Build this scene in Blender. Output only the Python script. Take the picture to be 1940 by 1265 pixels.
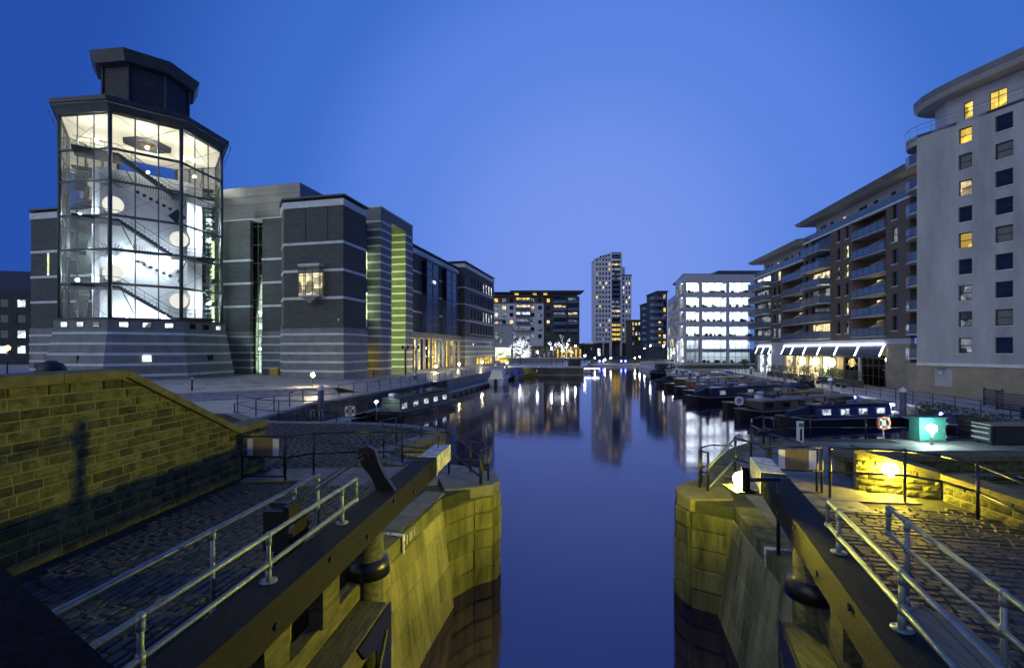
import bpy, math, random
from mathutils import Vector, Matrix
R = math.radians
random.seed(7)
for o in list(bpy.data.objects): bpy.data.objects.remove(o)
scene = bpy.context.scene
COL = scene.collection
# ------------------------------------------------------------------ camera
F, HZ, CZ = 870.0, 662.0, 5.0          # focal length in photo pixels, horizon row, eye height above the lock datum
cam = bpy.data.objects.new('camera', bpy.data.cameras.new('camera')); COL.objects.link(cam)
cam.location = (0, 0, CZ); cam.rotation_euler = (R(90), 0, 0)
cam.data.sensor_width = 36; cam.data.lens = F/1940*36
cam.data.shift_y = (HZ-632.5)/1940
cam.data.clip_start = 0.05; cam.data.clip_end = 4000
scene.camera = cam
def gp(px, py, z):                      # pixel -> point on the level z
    Y = F*(CZ-z)/(py-HZ); return ((px-970)/F*Y, Y)
# ------------------------------------------------------------------ sky, dusk
GLOW = Vector((0.17, 0.975, 0.16)).normalized()
w = bpy.data.worlds.new('World'); scene.world = w; w.use_nodes = True
nt = w.node_tree; N = nt.nodes; L = nt.links; N.clear()
out = N.new('ShaderNodeOutputWorld'); bg = N.new('ShaderNodeBackground')
sky = N.new('ShaderNodeTexSky'); sky.sky_type = 'NISHITA'; sky.sun_disc = False
sky.sun_elevation = R(-3); sky.sun_rotation = R(10); sky.ozone_density = 4
tc = N.new('ShaderNodeTexCoord'); dt = N.new('ShaderNodeVectorMath'); dt.operation = 'DOT_PRODUCT'
dt.inputs[1].default_value = GLOW
L.new(tc.outputs['Generated'], dt.inputs[0])
mr = N.new('ShaderNodeMapRange'); mr.inputs[1].default_value = -1; mr.inputs[2].default_value = 1
L.new(dt.outputs['Value'], mr.inputs[0])
cr = N.new('ShaderNodeValToRGB'); cr.color_ramp.interpolation = 'EASE'
L.new(mr.outputs[0], cr.inputs[0])
stops = [(0.0, (.018, .062, .290)), (0.55, (.016, .062, .320)), (0.80, (.019, .080, .405)), (0.90, (.048, .155, .590)), (0.955, (.104, .232, .745)), (1.0, (.182, .300, .825))]
el = cr.color_ramp.elements
el[0].position, el[0].color = stops[0][0], (*stops[0][1], 1)
el[1].position, el[1].color = stops[-1][0], (*stops[-1][1], 1)
for p, c in stops[1:-1]:
    e = el.new(p); e.color = (*c, 1)
addn = N.new('ShaderNodeMix'); addn.data_type = 'RGBA'; addn.blend_type = 'ADD'; addn.inputs[0].default_value = 0.03
L.new(cr.outputs[0], addn.inputs[6]); L.new(sky.outputs[0], addn.inputs[7])
L.new(addn.outputs[2], bg.inputs[0]); bg.inputs[1].default_value = 1.0
L.new(bg.outputs[0], out.inputs[0])
# added soft fill from behind the camera that brightens the facades
sun = bpy.data.objects.new('sun', bpy.data.lights.new('sun', 'SUN')); COL.objects.link(sun)
sun.data.energy = 0.80; sun.data.angle = R(70); sun.data.color = (.97, 1.0, .88)
sun.rotation_euler = Vector((0.62, 0.62, -0.36)).to_track_quat('-Z', 'Y').to_euler()
vs = scene.view_settings; vs.view_transform = 'Standard'; vs.look = 'None'; vs.gamma = 1; vs.exposure = 0.0; vs.use_curve_mapping = False
# ------------------------------------------------------------------ materials
MATS = {}
def mat(name, col, rough=.7, var=.25, scale=2.0, bump=0, bscale=18, metal=0, rnd=.0, col2=None, stretch=(1, 1, 1), spec=.5, emit=0):
    m = bpy.data.materials.new(name); m.use_nodes = True; t = m.node_tree; n = t.nodes; l = t.links
    b = n['Principled BSDF']
    geo = n.new('ShaderNodeNewGeometry'); sc = n.new('ShaderNodeVectorMath'); sc.operation = 'MULTIPLY'; sc.inputs[1].default_value = stretch
    l.new(geo.outputs['Position'], sc.inputs[0])
    nz = n.new('ShaderNodeTexNoise'); nz.inputs['Scale'].default_value = scale; nz.inputs['Detail'].default_value = 5; nz.inputs['Roughness'].default_value = .65
    l.new(sc.outputs[0], nz.inputs['Vector'])
    rp = n.new('ShaderNodeValToRGB'); rp.color_ramp.elements[0].position = .3; rp.color_ramp.elements[1].position = .7
    a = tuple(c*(1-var) for c in col); z = col2 if col2 else tuple(min(1, c*(1+var)) for c in col)
    rp.color_ramp.elements[0].color = (*a, 1); rp.color_ramp.elements[1].color = (*z, 1)
    l.new(nz.outputs[0], rp.inputs[0]); colout = rp.outputs[0]
    if rnd:
        oi = n.new('ShaderNodeObjectInfo'); m2 = n.new('ShaderNodeMapRange'); m2.inputs[3].default_value = 1-rnd; m2.inputs[4].default_value = 1+rnd
        l.new(oi.outputs['Random'], m2.inputs[0]); vm = n.new('ShaderNodeVectorMath'); vm.operation = 'SCALE'
        l.new(colout, vm.inputs[0]); l.new(m2.outputs[0], vm.inputs[3]); colout = vm.outputs[0]
    l.new(colout, b.inputs['Base Color'])
    b.inputs['Roughness'].default_value = rough; b.inputs['Metallic'].default_value = metal; b.inputs['Specular IOR Level'].default_value = spec
    if bump:
        n2 = n.new('ShaderNodeTexNoise'); n2.inputs['Scale'].default_value = bscale; n2.inputs['Detail'].default_value = 6
        l.new(sc.outputs[0], n2.inputs['Vector']); bp = n.new('ShaderNodeBump'); bp.inputs['Strength'].default_value = bump; bp.inputs['Distance'].default_value = .02
        l.new(n2.outputs[0], bp.inputs['Height']); l.new(bp.outputs[0], b.inputs['Normal'])
    if emit:
        l.new(colout, b.inputs['Emission Color']); b.inputs['Emission Strength'].default_value = emit
    MATS[name] = m; return m
def glow(name, col, strength, var=0, scale=1.0, dark=.25):
    m = bpy.data.materials.new(name); m.use_nodes = True; t = m.node_tree; n = t.nodes; l = t.links; n.clear()
    o = n.new('ShaderNodeOutputMaterial'); e = n.new('ShaderNodeEmission'); e.inputs[0].default_value = (*col, 1); e.inputs[1].default_value = strength
    if var:                              # what is seen of the rooms behind: brighter and darker patches
        geo = n.new('ShaderNodeNewGeometry'); nz = n.new('ShaderNodeTexVoronoi'); nz.inputs['Scale'].default_value = scale
        n3 = n.new('ShaderNodeTexNoise'); n3.inputs['Scale'].default_value = scale*1.7
        l.new(geo.outputs['Position'], nz.inputs['Vector']); l.new(geo.outputs['Position'], n3.inputs['Vector'])
        sx = n.new('ShaderNodeSeparateColor'); l.new(nz.outputs['Color'], sx.inputs[0])
        av = n.new('ShaderNodeMath'); av.operation = 'MULTIPLY'; l.new(sx.outputs[0], av.inputs[0]); l.new(n3.outputs[0], av.inputs[1])
        mp = n.new('ShaderNodeMapRange'); mp.inputs[1].default_value = .05; mp.inputs[2].default_value = .5
        mp.inputs[3].default_value = strength*dark; mp.inputs[4].default_value = strength*(1+var)
        l.new(av.outputs[0], mp.inputs[0]); l.new(mp.outputs[0], e.inputs[1])
    gl = n.new('ShaderNodeBsdfGlossy'); gl.inputs['Roughness'].default_value = .04; gl.inputs[0].default_value = (.06, .06, .06, 1)
    ad = n.new('ShaderNodeAddShader'); l.new(e.outputs[0], ad.inputs[0]); l.new(gl.outputs[0], ad.inputs[1])
    l.new(ad.outputs[0] if var else e.outputs[0], o.inputs[0]); MATS[name] = m; return m
def glass(name, tint=(.85, .92, .95), refl=.5):
    m = bpy.data.materials.new(name); m.use_nodes = True; t = m.node_tree; n = t.nodes; l = t.links; n.clear()
    o = n.new('ShaderNodeOutputMaterial'); tr = n.new('ShaderNodeBsdfTransparent'); tr.inputs[0].default_value = (*tint, 1)
    g = n.new('ShaderNodeBsdfGlossy'); g.inputs['Roughness'].default_value = .02; fr = n.new('ShaderNodeFresnel'); fr.inputs[0].default_value = 1.5
    mx = n.new('ShaderNodeMixShader'); l.new(fr.outputs[0], mx.inputs[0]); l.new(tr.outputs[0], mx.inputs[1]); l.new(g.outputs[0], mx.inputs[2])
    l.new(mx.outputs[0], o.inputs[0]); MATS[name] = m; return m
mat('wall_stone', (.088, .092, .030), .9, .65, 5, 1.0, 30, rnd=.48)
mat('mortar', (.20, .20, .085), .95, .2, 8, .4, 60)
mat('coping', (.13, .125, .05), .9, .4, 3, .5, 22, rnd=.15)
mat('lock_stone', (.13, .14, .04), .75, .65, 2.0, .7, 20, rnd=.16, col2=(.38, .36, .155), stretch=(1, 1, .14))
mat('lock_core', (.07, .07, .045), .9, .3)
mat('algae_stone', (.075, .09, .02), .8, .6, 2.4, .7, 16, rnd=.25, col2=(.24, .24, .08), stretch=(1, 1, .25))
mat('flag', (.15, .15, .14), .6, .35, 2.5, .4, 14, rnd=.22)
mat('sett', (.058, .062, .052), .68, .4, 7, .5, 30, rnd=.35)
mat('earth', (.030, .036, .014), .9, .4, 4, .4, 30)
mat('paving', (.34, .34, .33), .5, .2, .8, .15, 8)
mat('quay_stone', (.12, .11, .09), .85, .5, .9, .5, 6, rnd=.2, stretch=(1, 1, 2.5))
mat('step_stone', (.38, .38, .39), .6, .25, 2, .2)
mat('museum_brick', (.078, .088, .084), .8, .35, 1.1, .5, 7, stretch=(1, 1, 6))
mat('granite', (.20, .222, .216), .6, .25, .8, .15, 10)
mat('light_band', (.62, .68, .68), .6, .15, 1.2, .1)
mat('portal_stone', (.160, .178, .168), .6, .2, 1.0, .15, 10)
mat('grey_metal', (.075, .09, .088), .45, .25, .6, metal=.3)
mat('lead_roof', (.05, .06, .065), .5, .3)
mat('cladding', (.20, .21, .215), .5, .15, .3, .2, 3, metal=.3, stretch=(.3, .3, 6))
mat('galvanised', (.23, .29, .29), .48, .3, 9, .2, 60, metal=.45)
mat('black_iron', (.010, .011, .013), .32, .3, 9, .2, 40, spec=.6)
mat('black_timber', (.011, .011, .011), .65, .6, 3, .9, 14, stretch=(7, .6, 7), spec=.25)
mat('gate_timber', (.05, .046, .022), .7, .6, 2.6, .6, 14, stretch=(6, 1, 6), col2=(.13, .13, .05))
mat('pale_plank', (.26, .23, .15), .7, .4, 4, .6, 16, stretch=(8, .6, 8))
mat('worn_white', (.62, .62, .64), .6, .7, 6, .3, 20, col2=(.78, .78, .8))
mat('white_paint', (.74, .75, .78), .45, .1, 3)
mat('sign_board', (.22, .16, .09), .6, .3, 3)
mat('cream', (.36, .385, .41), .85, .22, .55, .3, 6, stretch=(1, 1, .22))
mat('cream_base', (.30, .27, .20), .85, .2, .7, .2, 6)
mat('brown_brick', (.125, .103, .088), .85, .22, .8, .5, 9, stretch=(1, 1, 7))
mat('blue_clad', (.40, .42, .47), .55, .1, .5)
mat('soffit', (.42, .43, .44), .6, .08, .6)
mat('eave_metal', (.17, .19, .19), .5, .2, .8, metal=.2)
mat('pale_render', (.60, .60, .64), .8, .06, .5)
mat('grey_render', (.32, .33, .36), .8, .1, .5)
mat('office_clad', (.46, .46, .52), .5, .06, .4)
mat('tower_clad', (.70, .72, .74), .6, .06, .3)
mat('dark_wall', (.065, .068, .072), .8, .3, .5)
mat('frame_dark', (.014, .015, .018), .4, .1)
mat('frame_white', (.6, .62, .65), .5, .1)
mat('pane_blind', (.16, .16, .16), .25, .3, 2.5, stretch=(1, 1, 8)); mat('pane_dark', (.012, .016, .026), .06, .5, .6, spec=.8)
mat('balcony_glass', (.10, .14, .22), .12, .2, .5, spec=.8)
mat('awning', (.05, .06, .085), .7, .2, 1)
mat('planter', (.10, .09, .07), .8, .3, 2, .3)
mat('leaf', (.055, .075, .030), .6, .5, 6, col2=(.09, .12, .035))
mat('bark', (.05, .04, .03), .9, .3, 5, .5)
mat('grass', (.06, .075, .03), .9, .4, 1.2, .6, 12)
mat('navy', (.012, .022, .075), .35, .2, 2); mat('boat_black', (.012, .012, .015), .35, .2, 2)
mat('boat_green', (.025, .065, .055), .4, .2, 2); mat('boat_blue', (.022, .04, .15), .35, .2, 2)
mat('boat_white', (.66, .68, .74), .35, .1, 2); mat('boat_grey', (.26, .27, .30), .5, .2, 2)
mat('boat_red', (.16, .03, .03), .4, .2, 2); mat('boat_yellow', (.45, .35, .02), .4, .2, 2); mat('canvas_blue', (.06, .09, .40), .8, .2, 3)
mat('teal_paint', (.05, .20, .17), .45, .15, 2); mat('orange', (.62, .16, .03), .5, .2, 5); mat('rope', (.35, .33, .28), .9, .2)
mat('yellow_paint', (.55, .42, .03), .5, .2, 3); mat('pile_steel', (.10, .11, .13), .5, .3, 1.5); mat('deck', (.30, .31, .33), .6, .3, 3, .3, stretch=(4, .6, 4))
mat('parapet_black', (.006, .006, .008), .9, .5, 20, .4, 40, spec=.1); mat('interior_white', (.80, .80, .80), .7, .05); mat('dark_object', (.03, .03, .035), .5, .2); mat('ceiling', (.80, .74, .62), .8, .04)
mat('bronze', (.40, .26, .10), .4, .2, metal=.4); mat('porthole', (.82, .78, .70), .5, .05)
glass('clear_glass'); glass('green_glass', (.70, .88, .84))
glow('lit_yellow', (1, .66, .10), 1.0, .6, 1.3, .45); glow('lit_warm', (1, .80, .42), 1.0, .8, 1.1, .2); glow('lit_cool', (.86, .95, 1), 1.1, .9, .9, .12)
glow('lit_office', (.90, .97, 1), 1.5, .5, .8, .35); glow('lit_green', (.80, 1, .50), 1.9, .8, .7, .25); glow('lit_dim', (.65, .75, .85), .25, .9, .8, .1)
glow('lamp_warm', (.95, .82, .06), 3300); glow('lamp_plaza', (1, .80, .45), 420); glow('lamp_cyan', (.70, 1, .90), 200); glow('lamp_white', (.92, .95, 1), 60)
glow('lamp_far', (.95, .96, 1), 85); glow('lamp_yellow', (1, .78, .25), 14); glow('lamp_wall', (1, .74, .07), 380); glow('lamp_blue', (.10, .14, 1), 26)
glow('lit_office_strip', (.95, .98, 1), 16); glow('led_white', (.80, .88, 1), 9); glow('hall_lamp', (.84, .93, 1), 430); glow('hall_warm', (1, .93, .76), 420); glow('slot_light', (.88, 1, .70), 1.5, .7, 1.1, .35); glow('disc_glow', (1, .93, .80), 1.05); glow('pendant', (1, .86, .5), 40); glow('fairy', (.85, .9, 1), 4.2); glow('lamp_amber', (1, .62, .08), 40); glow('tube_green', (.85, 1, .25), 42); glow('cabin_light', (.80, .88, 1), .75, .9, 5, .1)
# ------------------------------------------------------------------ mesh helpers
class MB:
    def __init__(s): s.v = []; s.f = []
    def add(s, vs, fs):
        k = len(s.v); s.v += [tuple(p) for p in vs]; s.f += [tuple(i+k for i in f) for f in fs]; return s
    def box(s, x0, x1, y0, y1, z0, z1):
        return s.add([(x, y, z) for z in (z0, z1) for y in (y0, y1) for x in (x0, x1)], [(0, 2, 3, 1), (4, 5, 7, 6), (0, 1, 5, 4), (2, 6, 7, 3), (0, 4, 6, 2), (1, 3, 7, 5)])
    def quad(s, *p): return s.add(p, [tuple(range(len(p)))])
    def loft(s, A, B, cap=True):
        n = len(A); f = [(i, (i+1) % n, n+(i+1) % n, n+i) for i in range(n)]
        if cap: f += [tuple(range(n))[::-1], tuple(range(n, 2*n))]
        return s.add(list(A)+list(B), f)
    def prism(s, poly, z0, z1): return s.loft([(x, y, z0) for x, y in poly], [(x, y, z1) for x, y in poly])
    def tube(s, p, q, r, n=8, r2=None):
        p, q = Vector(p), Vector(q); d = (q-p)
        if d.length < 1e-6: return s
        d.normalize(); a = d.orthogonal().normalized(); b = d.cross(a); r2 = r if r2 is None else r2
        c = [(math.cos(2*math.pi*i/n), math.sin(2*math.pi*i/n)) for i in range(n)]
        return s.loft([p+(a*x+b*y)*r for x, y in c], [q+(a*x+b*y)*r2 for x, y in c])
    def path(s, pts, r, n=8):
        for p, q in zip(pts, pts[1:]): s.tube(p, q, r, n)
        for p in pts[1:-1]: s.ball(p, r, 6, 4)
        return s
    def ball(s, c, r, n=10, m=6, sz=1):
        vs = [(c[0], c[1], c[2]-r*sz)]
        for j in range(1, m):
            t = -math.pi/2+math.pi*j/m
            vs += [(c[0]+r*math.cos(t)*math.cos(2*math.pi*i/n), c[1]+r*math.cos(t)*math.sin(2*math.pi*i/n), c[2]+r*sz*math.sin(t)) for i in range(n)]
        vs.append((c[0], c[1], c[2]+r*sz)); fs = [(0, 1+(i+1) % n, 1+i) for i in range(n)]
        for j in range(m-2):
            a = 1+j*n; fs += [(a+i, a+(i+1) % n, a+n+(i+1) % n, a+n+i) for i in range(n)]
        a = 1+(m-2)*n; k = len(vs)-1; fs += [(a+i, a+(i+1) % n, k) for i in range(n)]
        return s.add(vs, fs)
    def ring(s, c, ax, R1, r, n=20, m=8):
        ax = Vector(ax).normalized(); a = ax.orthogonal().normalized(); b = ax.cross(a); c = Vector(c); vs = []
        for i in range(n):
            t = 2*math.pi*i/n; d = a*math.cos(t)+b*math.sin(t)
            vs += [c+d*(R1+r*math.cos(2*math.pi*j/m))+ax*r*math.sin(2*math.pi*j/m) for j in range(m)]
        return s.add(vs, [(i*m+j, i*m+(j+1) % m, ((i+1) % n)*m+(j+1) % m, ((i+1) % n)*m+j) for i in range(n) for j in range(m)])
    def holed(s, x0, x1, z0, z1, holes, y=0.0, depth=.25):
        xs = sorted({x0, x1, *[h[0] for h in holes], *[h[1] for h in holes]}); zs = sorted({z0, z1, *[h[2] for h in holes], *[h[3] for h in holes]})
        for a, b in zip(xs, xs[1:]):
            for c, d in zip(zs, zs[1:]):
                mx, mz = (a+b)/2, (c+d)/2
                if not any(h[0] < mx < h[1] and h[2] < mz < h[3] for h in holes): s.quad((a, y, c), (b, y, c), (b, y, d), (a, y, d))
        for a, b, c, d in holes:
            e = y+depth
            s.quad((a, y, c), (a, e, c), (b, e, c), (b, y, c)); s.quad((a, y, d), (b, y, d), (b, e, d), (a, e, d))
            s.quad((a, y, c), (a, y, d), (a, e, d), (a, e, c)); s.quad((b, y, c), (b, e, c), (b, e, d), (b, y, d))
        return s
    def mesh(s, name, m):
        me = bpy.data.meshes.new(name); me.from_pydata(s.v, [], s.f); me.materials.append(MATS[m]); me.update(); return me
    def build(s, name, m, parent=None, smooth=False, kind=None):
        me = s.mesh(name, m)
        if smooth: me.polygons.foreach_set('use_smooth', [True]*len(me.polygons))
        return link(name, me, parent, kind)
def link(name, me, parent=None, kind=None, loc=None, rz=0, sc=None):
    o = bpy.data.objects.new(name, me); COL.objects.link(o)
    if parent is not None: o.parent = parent
    if kind: o['kind'] = kind
    if loc is not None: o.location = loc
    if rz: o.rotation_euler = (0, 0, rz)
    if sc is not None: o.scale = sc
    return o
LABELS = set()
def tag(o, label, cat, group=None):
    assert label not in LABELS, label
    LABELS.add(label); o['label'] = label; o['category'] = cat
    if group: o['group'] = group
    return o
def thing(name, label, cat, loc=(0, 0, 0), rz=0, group=None): return tag(link(name, None, None, None, loc, rz), label, cat, group)
def struct(name, mb, m): return mb.build(name, m, None, kind='structure')
_cube = {}
def pc(name, m, parent, x, y, z, sx, sy, sz, rz=0, tilt=None):     # a bevelled block with its centre and size, sharing one mesh per material
    if m not in _cube:
        e = .46; V = []; 
        b = MB(); b.box(-.5, .5, -.5, .5, -.5, .5); _cube[m] = b.mesh('block_'+m, m)
    o = link(name, _cube[m], parent, None, (x, y, z), rz, (sx, sy, sz))
    if tilt: o.rotation_euler = (tilt[0], tilt[1], rz)
    return o
_cache = {}
def shared(key, fn):
    if key not in _cache: _cache[key] = fn()
    return _cache[key]
def offset(poly, d):                                     # grow a counter-clockwise polygon
    n = len(poly); res = []
    for i in range(n):
        p0, p1, p2 = Vector(poly[i-1]), Vector(poly[i]), Vector(poly[(i+1) % n])
        a = (p1-p0).normalized(); b = (p2-p1).normalized(); na = Vector((a.y, -a.x)); nb = Vector((b.y, -b.x))
        k = na+nb; k = k/max(.2, k.length_squared)*2 if k.length_squared > 1e-9 else na
        res.append((p1.x+k.x*d, p1.y+k.y*d))
    return res
def window(parent, x, z, w, h, pane, y=.12, rz=0, frame='frame_dark', bars=(1, 1), base=None, t=.07):
    """frame (with glazing bars) standing in its opening, the pane a piece of it; x, z = centre, y = depth"""
    key = ('win', round(w, 2), round(h, 2), frame, bars, t)
    def mk():
        b = MB(); b.box(-w/2, -w/2+t, 0, .08, -h/2, h/2); b.box(w/2-t, w/2, 0, .08, -h/2, h/2)
        b.box(-w/2+t, w/2-t, 0, .08, -h/2, -h/2+t); b.box(-w/2+t, w/2-t, 0, .08, h/2-t, h/2)
        for i in range(1, bars[0]):
            X = -w/2+w*i/bars[0]; b.box(X-t*.4, X+t*.4, .005, .075, -h/2+t, h/2-t)
        for i in range(1, bars[1]):
            Z = -h/2+h*i/bars[1]; b.box(-w/2+t, w/2-t, .01, .07, Z-t*.4, Z+t*.4)
        return b.mesh('window', frame)
    pos = base if base is not None else (x, y, z)
    o = link('window', shared(key, mk), parent, None, pos, rz)
    def mp():
        b = MB(); b.box(-w/2+t*.5, w/2-t*.5, .035, .05, -h/2+t*.5, h/2-t*.5); return b.mesh('pane', pane)
    link('pane', shared(('pane', round(w, 2), round(h, 2), pane, t), mp), o)
    return o
ORD = ['first', 'second', 'third', 'fourth', 'fifth', 'sixth', 'seventh', 'eighth', 'ninth', 'tenth', 'eleventh', 'twelfth']
# ================================================================== THE SETTING
ZW, ZL, ZQ, ZR, ZP = -0.8, 1.6, 1.0, 0.3, 1.6      # water, lockside, left quay, right quay, museum plaza
def water_mat():
    m = bpy.data.materials.new('water'); m.use_nodes = True; t = m.node_tree; n = t.nodes; l = t.links; b = n['Principled BSDF']
    b.inputs['Base Color'].default_value = (.006, .008, .030, 1); b.inputs['Roughness'].default_value = .078; b.inputs['Specular Tint'].default_value = (.86, .66, 1, 1); b.inputs['IOR'].default_value = 2.05
    b.inputs['Specular IOR Level'].default_value = .75
    g = n.new('ShaderNodeNewGeometry'); nz = n.new('ShaderNodeTexNoise'); nz.inputs['Scale'].default_value = .9; nz.inputs['Detail'].default_value = 3
    l.new(g.outputs['Position'], nz.inputs['Vector']); bp = n.new('ShaderNodeBump'); bp.inputs['Strength'].default_value = .09; bp.inputs['Distance'].default_value = .05
    l.new(nz.outputs[0], bp.inputs['Height']); l.new(bp.outputs[0], b.inputs['Normal']); MATS['water'] = m
water_mat()
struct('water', MB().quad((-120, -40, ZW), (160, -40, ZW), (160, 240, ZW), (-120, 240, ZW)), 'water')
LEFT_EDGE = [(-5.87, -6), (-3.1, 7.2), (-2.33, 7.1), (-1.66, 10.5), (-.98, 11.35), (-.52, 11.6), (-.37, 12.0), (-.5, 12.6), (-.95, 13.15), (-1.75, 13.5), (-3.0, 14.0), (-3.9, 14.6), (-4.2, 15.3), (-3.6, 17), (-2.75, 18.7), (-2.9, 19.5), (-3.6, 20.2), (-4.9, 20.9), (-7, 21.5), (-12, 21.9), (-14.8, 24.7)]
left_side = struct('lockside_pavement_left', MB().prism(LEFT_EDGE+[(-60, 24.7), (-60, -6)], -1.6, ZL-.03), 'earth')
RIGHT_EDGE = [(40, 17.7), (11, 17.7), (9.6, 17.3), (8.6, 16.7), (7.6, 15.8), (6.4, 14.2), (5.4, 12.6), (4.9, 12.0), (4.45, 11.7), (4.08, 11.3), (3.97, 10.9), (4.08, 10.45), (4.86, 9.95), (4.11, 6.46), (4.85, 6.3), (2.27, -6)]
right_side = struct('lockside_pavement_right', MB().prism([(9, -6), (9.4, 4), (9.75, 8.2), (9.9, 10.5), (8.6, 11.3), (10.2, 12.75), (40, 12.75)]+RIGHT_EDGE, -1.6, ZL-.03), 'earth')
struct('sunken_path', MB().prism([(8.4, -6), (40, -6), (40, 12.9), (8.7, 12.9)], -1.5, .55), 'flag')
def qx(Y): return -15.1+.2215*(Y-33.5)
def rx(Y): return 33.5+.21*(Y-36.8)
quay_l = struct('quay_left', MB().prism([(-14.8, 24.7), (qx(33.5), 33.5), (qx(100), 100), (1, 104), (16.1, 104), (28, 165), (28, 170), (-300, 170), (-300, 24.7)], -1.6, ZQ), 'paving')
quay_r = struct('quay_right', MB().prism([(rx(17), 17), (300, 17), (300, 170), (49, 170), (49, 165), (36, 130), (33, 108), (rx(108), 108)], -1.6, ZR), 'paving')
struct('far_ground', MB().prism([(-900, 170), (28, 170), (28, 164.9), (49, 164.9), (49, 170), (900, 170), (900, 2600), (-900, 2600)], -1.6, 1.15), 'earth')
struct('museum_plaza', MB().prism([(-42, 25.5), (-16.5, 42.6), (-12.5, 57), (-4, 97), (-3.5, 150), (-200, 150), (-200, 25.5)], .5, ZP), 'paving')
st = [(-16.5, 42.6), (-12.5, 57), (-4, 97)]
b = MB()
for (x0, y0), (x1, y1) in zip(st, st[1:]): b.quad((x0, y0, ZP-.002), (x0+3, y0-1.0, ZQ+.004), (x1+2.6, y1-.6, ZQ+.004), (x1, y1, ZP-.002))
struct('promenade_slope', b, 'paving')
# plaza paving joints: pale and dark slabs
steps = struct('plaza_steps', MB().prism([(-42, 25.5), (-42.0+.57*.05, 25.5-.05), (-16.2, 42.0), (-16.5, 42.6)], .6, 1.58), 'step_stone')
for k in range(3):
    o1, o2 = .50*(k+1), .50*k-.02; z = ZP-.15*(k+1)
    A, B = Vector((-42, 25.5)), Vector((-16.5, 42.6)); nrm = Vector((.557, -.83))
    p = [A+nrm*o1, B+nrm*o1, B+nrm*o2, A+nrm*o2]
    MB().prism([tuple(q) for q in p], .7, z).build('step', 'step_stone', steps)
for i in range(60):                                       # slabs of the plaza that can be told apart
    x = -40+random.random()*28; y = 34+random.random()*20
    if (x+42)*.557-(y-25.5)*.83 < -2 and x < -13-(57-y)*.12: pc('paving_slab', 'step_stone' if i % 2 else 'flag', quay_l, x, y, ZP, 1.1, 1.1, .012, R(34))
def blk():
    b = MB(); e, f = .03, .05
    b.add([(-.5, 0, -.5), (.5, 0, -.5), (.5, 0, .5), (-.5, 0, .5), (-.5, -.55, -.5), (.5, -.55, -.5), (.5, -.55, .5), (-.5, -.55, .5), (-.5+e, -1, -.5+f), (.5-e, -1, -.5+f), (.5-e, -1, .5-f), (-.5+e, -1, .5-f)],
          [(0, 1, 5, 4), (1, 2, 6, 5), (2, 3, 7, 6), (3, 0, 4, 7), (4, 5, 9, 8), (5, 6, 10, 9), (6, 7, 11, 10), (7, 4, 8, 11), (8, 9, 10, 11)]); return b
def blocks_along(parent, pts, z0, courses, length, m, proud=.05, name='stone_block', jit=.02, gap=.014, batter=0.0):
    for (x0, y0), (x1, y1) in zip(pts, pts[1:]):
        d = Vector((x1-x0, y1-y0)); D = d.length; d.normalize(); rz = math.atan2(d.y, d.x); nr = Vector((d.y, -d.x)); z = z0
        for ci, ch in enumerate(courses):
            s = -(length*.5*(ci % 2)) if D > length*1.3 else 0
            while s < D-.02:
                ln = length*(.8+.4*random.random()) if D > length*1.3 else D
                a, e = max(0, s), min(D, s+ln)
                if D-e < .2: e = D
                if e-a > .06:
                    c = Vector((x0, y0))+d*((a+e)/2)+nr*(batter*(ZL-z-ch/2))
                    bo = link(name, shared(('blk', m), lambda: blk().mesh('stone_block', m)), parent, None, (c.x, c.y, z+ch/2), rz, (e-a-gap, proud+random.random()*jit, ch-gap))
                    if batter: bo.rotation_euler = (-math.atan(batter), 0, rz)
                s = e if e == D else s+ln
            z += ch
def copings(parent, pts, z, wd, ht, length, m, name='coping_stone', over=.06):
    for (x0, y0), (x1, y1) in zip(pts, pts[1:]):
        d = Vector((x1-x0, y1-y0)); D = d.length; d.normalize(); rz = math.atan2(d.y, d.x); nr = Vector((-d.y, d.x)); n = max(1, round(D/length))
        for i in range(n):
            c = Vector((x0, y0))+d*(D*(i+.5)/n)+nr*(wd/2-over)
            pc(name, m, parent, c.x, c.y, z-ht/2+random.random()*.012, D/n-.012, wd, ht, rz)
# lock walls, leaning back from the water
BAT = .13
def battered(parent, p, q):
    p, q = Vector(p), Vector(q); d = (q-p).normalized(); n = Vector((d.y, -d.x)); o = n*BAT*(ZL+1.5); A = [(*p, ZL-.05), (*p, -1.5), (*(p+o), -1.5)]; B = [(*q, ZL-.05), (*q, -1.5), (*(q+o), -1.5)]
    MB().loft(A, B).build('wall_core', 'lock_core', parent)
wall_l = thing('lock_wall', 'left lock wall of big green-stained stone blocks with rounded nose', 'wall')
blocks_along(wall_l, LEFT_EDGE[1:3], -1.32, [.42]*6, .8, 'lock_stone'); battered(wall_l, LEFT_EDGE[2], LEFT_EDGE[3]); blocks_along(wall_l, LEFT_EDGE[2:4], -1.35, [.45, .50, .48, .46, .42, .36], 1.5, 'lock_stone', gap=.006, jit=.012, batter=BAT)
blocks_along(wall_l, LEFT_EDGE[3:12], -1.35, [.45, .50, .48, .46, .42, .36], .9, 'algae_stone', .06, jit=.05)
blocks_along(wall_l, LEFT_EDGE[12:16], -1.35, [.45, .50, .48, .46, .42, .36], .9, 'lock_stone'); blocks_along(wall_l, LEFT_EDGE[:2], -1.32, [.42]*6, 1.3, 'lock_stone')
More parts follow.
